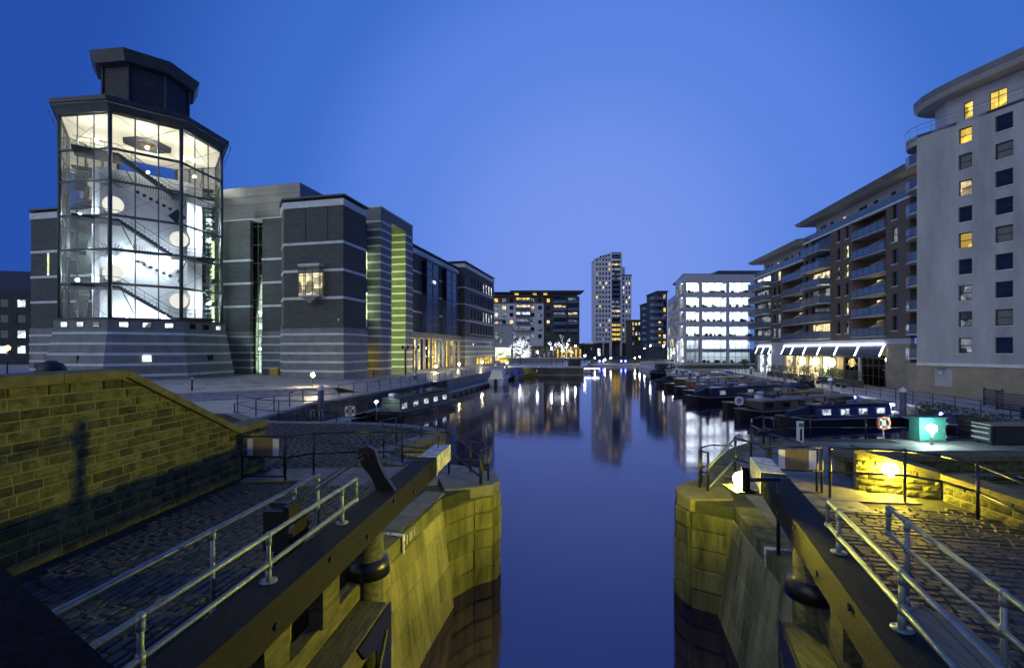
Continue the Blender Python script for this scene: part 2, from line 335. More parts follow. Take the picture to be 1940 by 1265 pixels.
copings(wall_l, LEFT_EDGE[2:4], ZL, .72, .28, 1.3, 'algae_stone'); MB().prism(offset([(-1.6, 11.2), *LEFT_EDGE[4:10], (-2.2, 13.2)], .05), ZL-.26, ZL+.01).build('nose_cap', 'flag', wall_l); copings(wall_l, LEFT_EDGE[9:18], ZL, .6, .26, .8, 'flag'); copings(wall_l, LEFT_EDGE[:2], ZL, .6, .26, 1.3, 'flag')
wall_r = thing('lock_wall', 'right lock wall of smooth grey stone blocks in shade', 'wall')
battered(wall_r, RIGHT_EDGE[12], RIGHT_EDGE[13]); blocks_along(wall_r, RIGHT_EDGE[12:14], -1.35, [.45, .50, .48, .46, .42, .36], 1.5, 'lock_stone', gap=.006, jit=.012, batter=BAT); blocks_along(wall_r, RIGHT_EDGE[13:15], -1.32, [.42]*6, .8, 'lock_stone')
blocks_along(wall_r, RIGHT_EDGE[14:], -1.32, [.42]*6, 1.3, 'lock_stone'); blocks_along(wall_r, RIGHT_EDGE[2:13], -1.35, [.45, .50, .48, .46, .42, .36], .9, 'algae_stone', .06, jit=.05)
copings(wall_r, RIGHT_EDGE[12:14], ZL, .72, .28, 1.3, 'algae_stone'); MB().prism(offset([(5.0, 10.5), (5.6, 12.3), *RIGHT_EDGE[6:12]], .05), ZL-.26, ZL+.01).build('nose_cap', 'coping', wall_r); copings(wall_r, RIGHT_EDGE[1:7], ZL, .7, .26, .8, 'coping'); copings(wall_r, RIGHT_EDGE[14:], ZL, .6, .26, 1.3, 'flag')
ql = thing('quay_wall', 'long dark stone quay wall below the museum promenade railing', 'wall')
blocks_along(ql, [(-14.8, 24.7), (qx(33.5), 33.5), (qx(62), 62)], -.9, [.45, .45, .45, .45], 1.5, 'quay_stone', .05, jit=.06)
copings(ql, [(-14.8, 24.7), (qx(33.5), 33.5), (qx(100), 100), (1, 104), (16.1, 104)], ZQ+.03, .7, .2, 2.4, 'step_stone'); copings(ql, LEFT_EDGE[17:], ZL, .6, .3, 1.4, 'flag')
MB().prism([(1, 103.9), (16.1, 103.9), (16.1, 104), (1, 104)], -.55, .8).build('stone_face', 'quay_stone', ql)
qr = thing('quay_wall', 'dark stone quay wall behind the moored boats at right', 'wall')
blocks_along(qr, [(rx(70), 70), (rx(20), 20)], -.97, [.42, .42, .42], 1.6, 'quay_stone', .05, jit=.06)
copings(qr, [(33, 108), (rx(108), 108), (rx(24), 24)], ZR+.03, .6, .18, 2.6, 'step_stone')
# setts and flags on the locksides
def inside(p, poly):
    r = False; j = len(poly)-1
    for i in range(len(poly)):
        (xi, yi), (xj, yj) = poly[i], poly[j]
        if (yi > p[1]) != (yj > p[1]) and p[0] < (xj-xi)*(p[1]-yi)/(yj-yi)+xi: r = not r
        j = i
    return r
def sett_mb(b, x, y, z, rz, a, c, h=.04, e=.018):
    ca, sa = math.cos(rz), math.sin(rz); T = random.uniform(-.006, .006); U = random.uniform(-.006, .006)
    P = lambda u, v, w: (x+u*ca-v*sa, y+u*sa+v*ca, z+w)
    A = [P(u*a/2, v*c/2, 0) for u, v in ((-1, -1), (1, -1), (1, 1), (-1, 1))]
    B = [P(u*(a/2-e), v*(c/2-e), h+T*u+U*v) for u, v in ((-1, -1), (1, -1), (1, 1), (-1, 1))]
    b.loft(A, B)
def setts(parent, poly, rz, a, c, keep, arcs=None):
    xs = [p[0] for p in poly]; ys = [p[1] for p in poly]; cx, cy = sum(xs)/len(xs), sum(ys)/len(ys); r = max(max(xs)-min(xs), max(ys)-min(ys)); L_ = []
    ca, sa = math.cos(rz), math.sin(rz); v = -r; k = 0
    while v < r:
        u = -r+(k % 2)*a*.5
        while u < r:
            l_ = a*random.uniform(.8, 1.25); x, y = cx+(u+l_/2)*ca-v*sa, cy+(u+l_/2)*sa+v*ca+.05*math.sin(u*1.3+k)
            if inside((x, y), poly): L_.append((x, y, rz+random.uniform(-.06, .06), l_-.014, c*random.uniform(.82, .95)))
            u += l_
        v += c; k += 1
    vis = lambda s: abs(s[0])/max(.1, s[1]) < 1.14 and 3.43/max(.1, s[1]) < .71
    L_.sort(key=lambda s: (not vis(s), s[0]**2+s[1]**2)); b = MB()
    for i, s in enumerate(L_):
        if i < keep and vis(s):
            o = link('sett', shared(('sett', i % 5), lambda: _sett()), parent, None, (s[0], s[1], ZL-.032), s[2], (s[3], s[4], 1)); o.rotation_euler = (random.uniform(-.02, .02), random.uniform(-.02, .02), s[2])
        else: sett_mb(b, s[0], s[1], ZL-.032, s[2], s[3], s[4])
    if b.v: b.build('setts', 'sett', parent, kind='stuff')
def _sett():
    b = MB(); e = .06; f = .1
    A = [(-.5, -.5, 0), (.5, -.5, 0), (.5, .5, 0), (-.5, .5, 0)]; h = lambda: .036+random.uniform(-.006, .008)
    B = [(-.5+e, -.5+f, h()), (.5-e, -.5+f, h()), (.5-e, .5-f, h()), (-.5+e, .5-f, h())]
    b.loft([(x, y, z) for x, y, z in A], B); return b.mesh('sett', 'sett')
setts(left_side, [(-7.3, 3.4), (-3.5, 3.4), (-3.2, 6.9), (-2.9, 7.9), (-2.2, 11.6), (-7.0, 11.6)], R(83), .26, .15, 300)
setts(right_side, [(5.0, 3.0), (9.2, 3.0), (9.55, 8.2), (9.6, 9.8), (5.9, 9.9), (5.15, 6.7), (4.8, 5.6)], R(-14), .25, .14, 300)
for i in range(5):                                         # arcs of setts beyond the left railing
    pass
arc = MB()
for k in range(34):
    rr = .4+k*.19; n = int(rr*2*math.pi/.27)
    for i in range(n):
        t = 2*math.pi*(i+.5*(k % 2))/n; x, y = -6.2+rr*1.25*math.cos(t), 16.6+rr*math.sin(t)
        if inside((x, y), [(-7.0, 13.0), (-2.4, 13.9), (-3.9, 15.3), (-3.4, 17.5), (-3.2, 19.4), (-5, 20.4), (-7, 21), (-13, 21.4), (-12, 13.5)]): sett_mb(arc, x, y, ZL-.032, t+math.pi/2, .25, .16)
arc.build('setts', 'sett', left_side, kind='stuff')
def flags(parent, poly, rz, a, c, m='flag', z=ZL-.02):
    xs = [p[0] for p in poly]; ys = [p[1] for p in poly]; cx, cy = sum(xs)/len(xs), sum(ys)/len(ys); r = max(max(xs)-min(xs), max(ys)-min(ys))*.8; v = -r; k = 0
    while v < r:
        u = -r+(k % 3)*a*.33
        while u < r:
            x, y = cx+(u+a/2)*math.cos(rz)-v*math.sin(rz), cy+(u+a/2)*math.sin(rz)+v*math.cos(rz)
            if inside((x, y), poly): pc('flagstone', m, parent, x, y, z+random.random()*.006, a-.014, c-.014, .05, rz)
            u += a
        v += c; k += 1
flags(left_side, [(-7, 11.7), (-1.9, 11.7), (-1.6, 12.6), (-2.2, 13.6), (-7, 12.9)], R(4), .9, .6); flags(left_side, [(-2.7, 8.3), (-2.15, 8.3), (-1.75, 11.6), (-2.2, 11.6)], R(78), .8, .5)
flags(right_side, [(5.9, 10.0), (9.4, 9.9), (8.4, 11.2), (10, 12.6), (39, 12.6), (26, 17.0), (10, 17.0), (8.4, 15.9), (6.0, 12.8), (5.5, 11.9)], R(-6), 1.0, .7); flags(right_side, [(4.95, 7.3), (5.4, 7.2), (5.85, 9.9), (5.45, 10.8)], R(78), .8, .5)
# ------------------------------------------------------------------ stone wall on the left
def rough_stone(seed, m):
    rs = random.Random(seed); b = MB(); nx, nz = 5, 4; V = []
    for j in range(nz):
        for i in range(nx):
            edge = i in (0, nx-1) or j in (0, nz-1)
            V.append((-.5+i/(nx-1), -.25 if edge else -rs.uniform(.45, 1.15), -.5+j/(nz-1)))
    n = len(V); V += [(-.5, 1, -.5), (.5, 1, -.5), (.5, 1, .5), (-.5, 1, .5)]
    F_ = [(j*nx+i, j*nx+i+1, (j+1)*nx+i+1, (j+1)*nx+i) for j in range(nz-1) for i in range(nx-1)]
    F_ += [(n, n+1)+tuple(range(nx-1, -1, -1)), tuple((nz-1)*nx+i for i in range(nx))+(n+2, n+3)]
    F_ += [tuple(j*nx for j in range(nz))+(n+3, n), (n+1, n+2)+tuple(j*nx+nx-1 for j in range(nz-1, -1, -1))]
    b.add(V, F_); return b.mesh('stone', m)
def clip(poly, f):
    res = []
    for p, q in zip(poly, poly[1:]+poly[:1]):
        a, c = f(p), f(q)
        if a >= 0: res.append(p)
        if (a >= 0) != (c >= 0):
            t = a/(a-c); res.append((p[0]+(q[0]-p[0])*t, p[1]+(q[1]-p[1])*t))
    return res
def stone_wall(t, ln, z0, top, ch, sl, m='wall_stone', core='mortar', thick=.4, depth=.05, seed=3, frm=0):
    """t: empty at the start of the wall, local x along it, -y its face; top(x) = height of the wall under its coping"""
    rs = random.Random(seed); xs = [0, ln]+[k for k in top if 0 < k < ln]; xs = sorted(set(xs))
    def zt(x):
        ks = sorted(top)
        if x <= ks[0]: return top[ks[0]]
        for a, c in zip(ks, ks[1:]):
            if a <= x <= c: return top[a]+(top[c]-top[a])*(x-a)/(c-a)
        return top[ks[-1]]
    prof = [(0, z0), (ln, z0)]+[(x, zt(x)) for x in reversed(xs)]
    b = MB(); b.loft([(x, 0, z) for x, z in prof], [(x, thick, z) for x, z in prof]); b.build('wall_core', core, t)
    z = z0; k = 0; ch0 = ch
    while z < max(top.values())-.02:
        ch = ch0*rs.uniform(.84, 1.2)
        x = -rs.random()*sl
        while x < ln:
            w_ = sl*rs.uniform(.62, 1.35); a, c = max(0, x), min(ln, x+w_)
            if c-a > .07 and c > frm:
                lo = min(zt(a), zt(c), zt((a+c)/2))
                if z+ch <= lo: link('stone', shared(('rs', m, rs.randint(0, 11)), lambda: rough_stone(rs.randint(0, 999), m)), t, None, ((a+c)/2, .01, z+ch/2), 0, (c-a-.022, depth*rs.uniform(.8, 1.5), ch-.022))
                else:
                    pl = [(a+.01, z+.01), (c-.01, z+.01), (c-.01, z+ch-.01), (a+.01, z+ch-.01)]; pl = clip(pl, lambda p: zt(p[0])-.012-p[1])
                    if len(pl) > 2:
                        q = MB(); cx = sum(p[0] for p in pl)/len(pl); cz = sum(p[1] for p in pl)/len(pl)
                        q.loft([(p[0], .02, p[1]) for p in pl], [(p[0]+(cx-p[0])*.06, -depth*.7, p[1]+(cz-p[1])*.1) for p in pl]); q.build('stone', m, t)
            x += w_
        z += ch; k += 1
    return zt
W0, W1 = Vector((-7.66, 5.2)), Vector((-7.2, 13.4)); wl = (W1-W0).length
sw = thing('stone_wall', 'tall rough stone wall with sloping coping lit yellow at left', 'wall', (W0.x, W0.y, 0), math.atan2(W1.y-W0.y, W1.x-W0.x))
s1, s2 = 3.65, 6.95
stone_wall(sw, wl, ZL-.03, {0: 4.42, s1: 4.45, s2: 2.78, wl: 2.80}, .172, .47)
def cope(t, pts, wd, th, name='coping_stone', n=4, m='coping', y0=-.09):
    for (xa, za), (xb, zb) in zip(pts, pts[1:]):
        k = max(1, round((xb-xa)/1.1))
        for i in range(k):
            u, v = i/k, (i+1)/k; g = .004/(xb-xa)
            P = [(xa+(xb-xa)*(u+g), za+(zb-za)*(u+g)), (xa+(xb-xa)*(v-g), za+(zb-za)*(v-g))]; j = random.uniform(-.004, .004)
            A = [(P[0][0], y0+j, P[0][1]), (P[1][0], y0+j, P[1][1]), (P[1][0], y0+j, P[1][1]+th), (P[0][0], y0+j, P[0][1]+th)]
            MB().loft(A, [(x, y0+wd, z+.02) for x, _, z in A]).build(name, m, t)
cope(sw, [(0, 4.43), (s1, 4.46), (s2, 2.79), (wl+.06, 2.81)], .58, .15)
bp_ = thing('ball_finial', 'dark stone ball on a pier behind the tall stone wall', 'finial', (-8.62, 8.6, ZL))
MB().box(-.2, .2, -.2, .2, 0, 2.75).build('pier', 'coping', bp_); MB().ball((0, 0, 2.98), .22, 18, 12).build('ball', 'dark_object', bp_, True); MB().box(-.25, .25, -.25, .25, 2.75, 2.82).build('cap', 'coping', bp_)
# ------------------------------------------------------------------ stone walls of the ramp at right
def two(a, b_): a, b_ = Vector(a), Vector(b_); d = b_-a; return d.length, math.atan2(d.y, d.x)
ra = thing('ramp_wall', 'curving stone ramp wall carrying the round yellow lamp', 'wall', (8.35, 11.15, 0), two((8.35, 11.15), (9.75, 10.45))[1])
l1 = two((8.35, 11.15), (9.75, 10.45))[0]
stone_wall(ra, l1, ZL-.03, {0: 2.5, l1: 2.08}, .155, .40, thick=.3, seed=5); cope(ra, [(-.05, 2.5), (l1, 2.08)], .46, .12)
rb = thing('ramp_wall', 'low stone ramp wall running off past the right railing', 'wall', (9.78, 10.42, 0), two((9.78, 10.42), (9.45, 4.5))[1]); l2 = two((9.78, 10.42), (9.45, 4.5))[0]
stone_wall(rb, l2, ZL-.03, {0: 2.06, l2: 2.0}, .155, .45, thick=.3, seed=6); cope(rb, [(0, 2.07), (l2, 2.0)], .46, .12)
rc = thing('ramp_wall', 'long yellow-lit stone wall behind the ramp below the teal cabinet', 'wall', (8.95, 12.35, 0), R(1)); 
stone_wall(rc, 17, .5, {0: 2.0, 17: 2.0}, .19, .55, thick=.4, seed=8); cope(rc, [(-.1, 2.0), (17, 2.0)], .6, .14)
rd = thing('ramp_wall', 'low stone wall at the foot of the ramp at right edge', 'wall', (11.3, 11.3, 0), R(-9))
stone_wall(rd, 6, .5, {0: 1.45, 6: 1.45}, .19, .5, thick=.4, seed=9); cope(rd, [(0, 1.45), (6, 1.45)], .6, .12)
hr = thing('ramp_handrail', 'short galvanised handrail fixed to the long ramp wall', 'handrail', (9.9, 12.2, 0))
MB().path([(0, -.10, 1.75), (1.6, -.1, 1.72), (3.4, -.1, 1.66), (4.4, -.2, 1.4), (5.4, -.3, 1.35)], .025).build('rail', 'galvanised', hr, True)
for x in (.6, 2.4): MB().tube((x, -.1, 1.70), (x, .14, 1.66), .012).build('bracket', 'galvanised', hr)
# ================================================================== LOCK GATES, RAILINGS
def text(s, size, m, parent, M, name='lettering', ex=.002):
    c = bpy.data.curves.new(name, 'FONT'); c.body = s; c.size = size; c.extrude = ex; c.align_x = 'CENTER'; c.align_y = 'CENTER'
    o = bpy.data.objects.new('tmp', c); COL.objects.link(o); dg = bpy.context.evaluated_depsgraph_get(); dg.update()
    me = bpy.data.meshes.new_from_object(o.evaluated_get(dg)); bpy.data.objects.remove(o); me.materials.clear(); me.materials.append(MATS[m])
    r = link(name, me, parent); r.matrix_local = M; return r
def gate(side, piv, d, label, tail, head, rails):
    s = side; g = thing('lock_gate', label, 'lock gate', (piv[0], piv[1], 0), math.atan2(d[1], d[0]))
    zb, zt = 2.22, 2.62; we = tail-1.35
    Y = lambda a, b_: (min(a*s, b_*s), max(a*s, b_*s))
    MB().box(-we, head, *Y(-.21, .21), zb, zt).build('balance_beam', 'black_timber', g)
    MB().box(-tail, -we-.012, *Y(-.2, .2), zb+.02, zt+.004).build('white_beam_end', 'worn_white', g)
    for x in (-we-.03, -we+.35): MB().box(x-.025, x+.025, *Y(-.222, .222), zb-.012, zt+.012).build('iron_strap', 'worn_white' if x < -we else 'black_iron', g)
    for i in range(9):
        x = -we+.55+i*1.05; q = MB(); q.tube((x, .205*s, zt-.1-.16*(i % 2)), (x, .232*s, zt-.1-.16*(i % 2)), .035, 8); q.build('bolt_head', 'black_iron', g)
    # the leaf of the gate hanging under the beam in its recess
    MB().box(.15, head, *Y(.02, .42), .98, 1.34).build('top_rail', 'gate_timber', g)
    MB().box(.15, head, *Y(-.15, .02), 1.36, 1.62).build('upper_rail', 'gate_timber', g)
    MB().box(.15, head, *Y(.08, .40), -.35, -.02).build('middle_rail', 'gate_timber', g)
    hp = MB(); hp.tube((-.12, .02*s, -1.4), (-.12, .02*s, 2.2), .23, 16); hp.build('heel_post', 'gate_timber', g, True)
    cl = MB(); cl.tube((-.12, .02*s, 1.62), (-.12, .02*s, 1.86), .33, 20, .30); cl.build('collar', 'black_iron', g, True)
    for i in range(14):
        x = .3+i*.33
        if x+.31 < head: MB().box(x, x+.31, *Y(-.02, .09), -1.3, .98).build('plank', 'gate_timber', g)
    for x in (.9, 2.0, 3.1, 4.0): MB().box(x, x+.42, *Y(-.1, .08), 1.62, 2.22).build('post_block', 'gate_timber', g)
    p = MB(); p.loft([(x, .43*s, z) for x, z in ((.05, 1.3), (1.15, 1.3), (.95, 1.05), (.6, .95), (.5, .3), (.05, .3))], [(x, .455*s, z) for x, z in ((.05, 1.3), (1.15, 1.3), (.95, 1.05), (.6, .95), (.5, .3), (.05, .3))]); p.build('iron_plate', 'black_iron', g)
    b = MB(); b.tube((1.0, .44*s, .0), (.25, .44*s, 1.0), .05, 4); b.build('brace', 'gate_timber', g)
    for x in (1.6, 3.2): q = MB(); q.tube((x, .42*s, 1.16), (x, .45*s, 1.16), .09, 14); q.build('bolt_head', 'black_iron', g)
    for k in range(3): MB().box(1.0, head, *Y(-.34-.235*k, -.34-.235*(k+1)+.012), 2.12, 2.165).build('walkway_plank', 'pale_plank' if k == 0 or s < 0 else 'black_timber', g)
    for x in (1.3, 2.6, 4.0): MB().box(x, x+.1, *Y(-.22, -1.04), 2.0, 2.118).build('walkway_bearer', 'black_timber', g)
    for y, zb2, posts, mid, end in rails:
        y *= s; h = MB(); r = .0245; zt2 = 3.10
        h.path([(posts[0], y, zt2), (end, y, zt2)], r, 10); h.build('top_rail_tube', 'galvanised', g, True)
        if mid: MB().path([(posts[0], y, 2.80), (end, y, 2.80)], r, 10).build('lower_rail_tube', 'galvanised', g, True)
        for i, x in enumerate(posts):
            lo = (2.80 if (i == 0 and mid) else zb2); q = MB(); q.tube((x, y, lo), (x, y, zt2), .0235, 10); q.ball((x, y, zt2), .036, 8, 6)
            q.tube((x, y, zt2-.1), (x, y, zt2-.02), .031, 10)
            if not (i == 0 and mid):
                q.tube((x, y, zb2), (x, y, zb2+.012), .085, 12); q.tube((x, y, zb2+.012), (x, y, zb2+.12), .030, 10)
                for t_ in range(4): q.ball((x+.06*math.cos(t_*1.57+.8), y+.06*math.sin(t_*1.57+.8), zb2+.014), .01, 5, 3)
                if mid: q.tube((x, y, 2.76), (x, y, 2.84), .033, 10)
            else: q.ball((x, y, 2.80), .042, 8, 6)
            q.build('handrail_post', 'galvanised', g, True)
    return g
gl = gate(1, (-2.22, 6.85), (-.103, -.995), 'left lock gate with black balance beam, galvanised handrails and crank gear', 4.7, 4.6, [(-.06, 2.62, [.12, .55, 2.15, 3.6], True, 4.6), (-.72, 2.165, [-.02, .6, 2.1, 4.0], False, 4.6)])
gr_ = gate(-1, (4.1, 6.2), (-.33, -.944), 'right lock gate with black balance beam and galvanised handrails beside wet setts', 4.15, 5.0, [(-.02, 2.62, [.45, .85, 2.42, 4.0], True, 5.0), (-.62, 2.165, [.52, .98, 2.55, 4.2], True, 5.0)])
# winding gear of the left gate
prof = [(.16, 2.62), (-.16, 2.62), (-.26, 2.84), (-.42, 3.02), (-.50, 3.18), (-.47, 3.32), (-.33, 3.37), (-.20, 3.30), (-.14, 3.10), (-.02, 2.86)]
MB().loft([(-1.0, y, z) for y, z in prof], [(-.90, y, z) for y, z in prof]).build('gear_bracket', 'black_iron', gl)
MB().tube((-.90, -.34, 3.20), (-.84, -.34, 3.20), .07, 12).build('gear_boss', 'black_iron', gl)
MB().path([(-.86, -.34, 3.20), (1.0, -.60, 2.92)], .018).path([(-.86, -.38, 3.25), (1.0, -.64, 2.96)], .012).build('gear_rod', 'black_iron', gl)
MB().box(.72, .80, -.95, -.60, 2.35, 2.95).box(.80, .98, -.92, -.64, 2.38, 2.90).box(.76, 1.02, -.62, -.54, 2.30, 2.98).build('gear_box', 'black_iron', gl)
MB().tube((.86, -.54, 2.62), (.86, -.47, 2.62), .19, 22).build('gear_wheel', 'black_iron', gl)
MB().box(.8, .95, -.8, -.6, ZL, 2.35).build('gear_post', 'black_timber', gl)
MB().tube((-4.2, 0, 2.62), (-4.2, .05, 2.95), .014).tube((-4.2, .05, 2.95), (-4.0, .05, 2.97), .014).build('beam_handle', 'black_iron', gl)
# CILL marks
def cill(x, y, dx, s, label, ang, flip):
    t = thing('cill_mark', label, 'marking', (x, y, ZL), ang)
    MB().box(-.045, .045, .02, .56, .014, .022).build('top_stripe', 'white_paint', t)
    MB().box(-.045, .045, -.092, -.084, -.46, -.0).build('face_stripe', 'white_paint', t); MB().box(-.045, .045, -.092, .02, .0, .022).build('corner_stripe', 'white_paint', t)
    text('CILL', .105, 'frame_dark', t, Matrix.Translation((0, .29, .024)) @ Matrix.Rotation(R(90*flip), 4, 'Z') @ Matrix.Diagonal((1.7, 1, 1, 1)))
    text('CILL', .10, 'frame_dark', t, Matrix.Translation((0, -.094, -.23)) @ Matrix.Rotation(R(90), 4, 'X') @ Matrix.Rotation(R(-90), 4, 'Z') @ Matrix.Diagonal((1.45, 1, 1, 1)))
    return t
cl_ = cill(-2.06, 8.4, 0, 1, 'white painted CILL mark on left lock wall edge', math.atan2(.977, .21), -1)
for i in range(4): pc('tally_mark', 'white_paint', cl_, .14+.1*i+.02*(i % 2), -.09, -.12+.01*i, .018, .012, .17)
cill(4.41, 7.83, 0, -1, 'white painted CILL mark on right lock wall edge', math.atan2(-.977, -.21), -1)
# ------------------------------------------------------------------ railings
def railing(name, label, pts, hs, m='black_iron', r=.028, pr=.03, cat='railing', posts=None, ballr=.05, group=None, base=None):
    t = thing(name, label, cat, (pts[0][0], pts[0][1], pts[0][2]), 0, group); o = Vector(pts[0]); P = [Vector(p)-o for p in pts]
    for h in hs: MB().path([p+Vector((0, 0, h)) for p in P], r, 8).build('rail', m, t, True)
    top = max(hs)
    for i, p in enumerate(P):
        if posts is not None and i not in posts: continue
        q = MB(); q.tube(p, p+Vector((0, 0, top)), pr, 8)
        if ballr:
            for h in hs: q.ball(p+Vector((0, 0, h)), ballr, 8, 6)
        q.build('post', m, t, True)
    return t
rl = railing('iron_railing', 'black iron railing crossing the left lockside to the beam end', [(-5.9, 11.95, ZL), (-5.62, 12.3, ZL), (-5.4, 12.5, ZL), (-3.93, 12.7, ZL), (-1.95, 12.62, ZL), (-1.73, 12.6, ZL)], [.58, 1.13], posts=[0, 2, 3, 5])
nose = [(-1.73, 12.6), (-1.15, 12.75), (-.75, 12.45), (-.62, 11.95), (-.80, 11.6)]
railing('iron_railing', 'curved black iron railing round the nose of the left lock wall', [(x, y, ZL) for x, y in nose], [.35, .85], posts=[1, 3, 4], ballr=.035, r=.02)
t = thing('iron_handrail', 'sloping black guard rail down to the left lock nose', 'railing', (-1.73, 12.6, ZL))
MB().path([(0, 0, 1.12), (.98, -.95, .66), (1.05, -.8, .3)], .024).path([(0, 0, .62), (.95, -.95, .16)], .024).build('rail', 'black_iron', t, True); MB().tube((.95, -.98, 0), (.98, -.95, .66), .028).tube((.98, -1.0, 0), (.98, -1.02, -1.2), .02).build('post', 'black_iron', t, True)
railing('iron_railing', 'black iron railing along the inlet edge behind the left gate', [(x, y, ZL) for x, y in [(-2.5, 13.45), (-3.3, 13.8), (-4.05, 14.5), (-4.4, 15.3), (-4.1, 16.3), (-3.5, 17.7), (-3.05, 18.9), (-3.3, 19.6)]], [.5, 1.0], posts=[1, 2, 4, 5, 6, 7], ballr=.03, r=.02, pr=.024)
railing('iron_railing', 'thin black railing at the back of the left cobbles holding the lifebuoy', [(x, y, ZL-.02) for x, y in [(-3.3, 19.6), (-5.0, 20.6), (-6.7, 21.2), (-8.2, 21.45), (-9.7, 21.6), (-11.05, 21.75), (-12.2, 22.2), (-14.7, 24.6)]], [.5, 1.0], posts=[1, 2, 3, 5, 7], ballr=.03, r=.02, pr=.024)
qr_ = thing('quay_railing', 'long black post railing along the museum quay edge', 'railing', (-14.9, 25.0, ZQ)); o = Vector((-14.9, 25.0, ZQ)); prev = None
for i in range(34):
    Y = 25+i*2.2; X = (-14.75-(Y-25)*.03 if Y < 33.5 else qx(Y))-.35; p = Vector((X, Y, ZQ))-o
    MB().tube(p, p+Vector((0, 0, 1.05)), .035, 8).build('post', 'black_iron', qr_, True)
    if prev is not None:
        MB().tube(prev+Vector((0, 0, 1.05)), p+Vector((0, 0, 1.05)), .028, 6).build('rail', 'galvanised' if i % 2 else 'black_iron', qr_, True)
        c = [prev.lerp(p, k/6)+Vector((0, 0, .68-.5*(1-(2*k/6-1)**2)*.5)) for k in range(7)]; MB().path(c, .012, 5).build('chain', 'black_iron', qr_, True)
    prev = p
def panel_gate(label, cx, cy, rz, w_):
    t = thing('railing_gate', label, 'gate', (cx, cy, ZL), rz)
    b = MB()
    for x in (0, w_): b.tube((x, 0, .1), (x, 0, 1.14), .026)
    for z in (.1, .6, 1.14): b.tube((0, 0, z), (w_, 0, z), .024)
    b.build('frame', 'black_iron', t, True)
    x0 = w_*.14; ww = w_*.74
    MB().box(x0+ww*.18, x0+ww*.80, -.03, -.015, .62, 1.10).build('sign_board', 'sign_board', t)
    MB().box(x0, x0+ww*.17, -.03, -.015, .64, 1.08).build('white_panel', 'white_paint', t); MB().box(x0+ww*.81, x0+ww, -.03, -.015, .64, 1.08).build('white_panel', 'white_paint', t)
panel_gate('black tube gate with brown board against the left stone wall', -7.05, 12.0, R(-2), 1.12)
panel_gate('black tube gate with brown board beside the right balance beam', 6.05, 10.72, R(-7), 1.1)
railing('iron_railing', 'heavy black iron railing above the right ramp wall', [(7.27, 10.5, ZL), (8.76, 10.24, ZL), (9.12, 9.75, ZL), (9.32, 9.19, ZL-.05), (9.42, 7.6, ZL-.35), (9.4, 6.0, ZL-.6)], [.6, 1.15], posts=[0, 1, 3, 4])
railing('iron_railing', 'black iron railing from the right lock nose post to the gate', [(5.74, 11.8, ZL), (5.85, 11.3, ZL), (6.0, 10.78, ZL)], [.6, 1.13], posts=[0, 2])
railing('iron_railing', 'thin black railing curving round the right lock nose', [(x, y, ZL) for x, y in [(5.7, 11.85), (5.2, 11.95), (4.8, 11.65), (4.62, 11.3), (4.72, 11.05)]], [.42, .92], posts=[2, 3, 4], ballr=.03, r=.02)
t = thing('iron_handrail', 'sloping pale-lit guard rail down to the right lock nose', 'railing', (5.74, 11.8, ZL))
MB().path([(0, 0, 1.13), (-1.0, -.72, .55)], .026).path([(0, 0, .6), (-1.0, -.72, .06)], .026).build('rail', 'galvanised', t, True)
railing('iron_railing', 'curved black railing round the water edge behind the right gate', [(x, y, ZL) for x, y in [(7.3, 11.0), (7.45, 11.9), (7.3, 13.0), (7.6, 14.6), (8.3, 15.9), (9.1, 16.6)]], [.5, 1.0], posts=[0, 2, 3, 4, 5], ballr=.035, r=.022)
railing('iron_railing', 'long thin railing at the back of the right lockside with orange lifebuoy', [(x, y, ZL) for x, y in [(9.1, 16.6), (9.7, 17.0), (11.3, 17.4), (13.4, 17.4), (15.4, 17.4), (17.5, 17.4), (19.6, 17.4), (21.5, 17.4)]], [.45, .9], posts=[1, 2, 3, 4, 5, 6], ballr=.03, r=.02, pr=.024)
rq = thing('quay_railing', 'black post railing along the right quay promenade', 'railing', (rx(30)+.5, 30, ZR)); o = Vector((rx(30)+.5, 30, ZR)); prev = None
for i in range(32):
    Y = 30+i*2.4; p = Vector((rx(Y)+.5, Y, ZR))-o; MB().tube(p, p+Vector((0, 0, 1.1)), .035, 6).build('post', 'black_iron', rq, True)
    if prev is not None:
        for h in (.4, .75, 1.1): MB().tube(prev+Vector((0, 0, h)), p+Vector((0, 0, h)), .022, 6).build('rail', 'black_iron', rq, True)
    prev = p
# ------------------------------------------------------------------ lamps and small things on the lock
def bulb(parent, c, r, m, name='bulb', sz=1): return MB().ball(c, r, 12, 8, sz).build(name, m, parent, True)
t = thing('flood_lamp', 'blazing yellow lamp on a bracket over the right lock edge', 'lamp', (4.42, 7.62, ZL)); bulb(t, (-.62, 0, 1.25), .12, 'lamp_warm')
hn = Vector((-1, .42, 0)).normalized(); hc = Vector((-.62, 0, 1.25)); MB().path([(0, 0, 0), (0, 0, 1.25), hc-hn*.1], .03).build('bracket', 'black_iron', t, True); MB().tube(hc-hn*.12, hc-hn*.01, .20, 16).build('rear_shield', 'parapet_black', t, True); MB().box(-.82, -.48, -.22, .26, 1.08, 1.10).build('light_shield', 'parapet_black', t)  # rear disc and lower plate added to block light towards the right side
t = thing('wall_lamp', 'round yellow lamp fixed to the curving ramp wall', 'lamp', (8.84, 10.74, 2.18)); bulb(t, (0, 0, 0), .155, 'lamp_wall'); MB().tube((.0, .0, -.02), (.08, .15, -.02), .05).build('bracket', 'black_iron', t, True)
t = thing('cabinet', 'teal metal cabinet with double doors on the right lockside', 'cabinet', (15.0, 16.9, ZL))
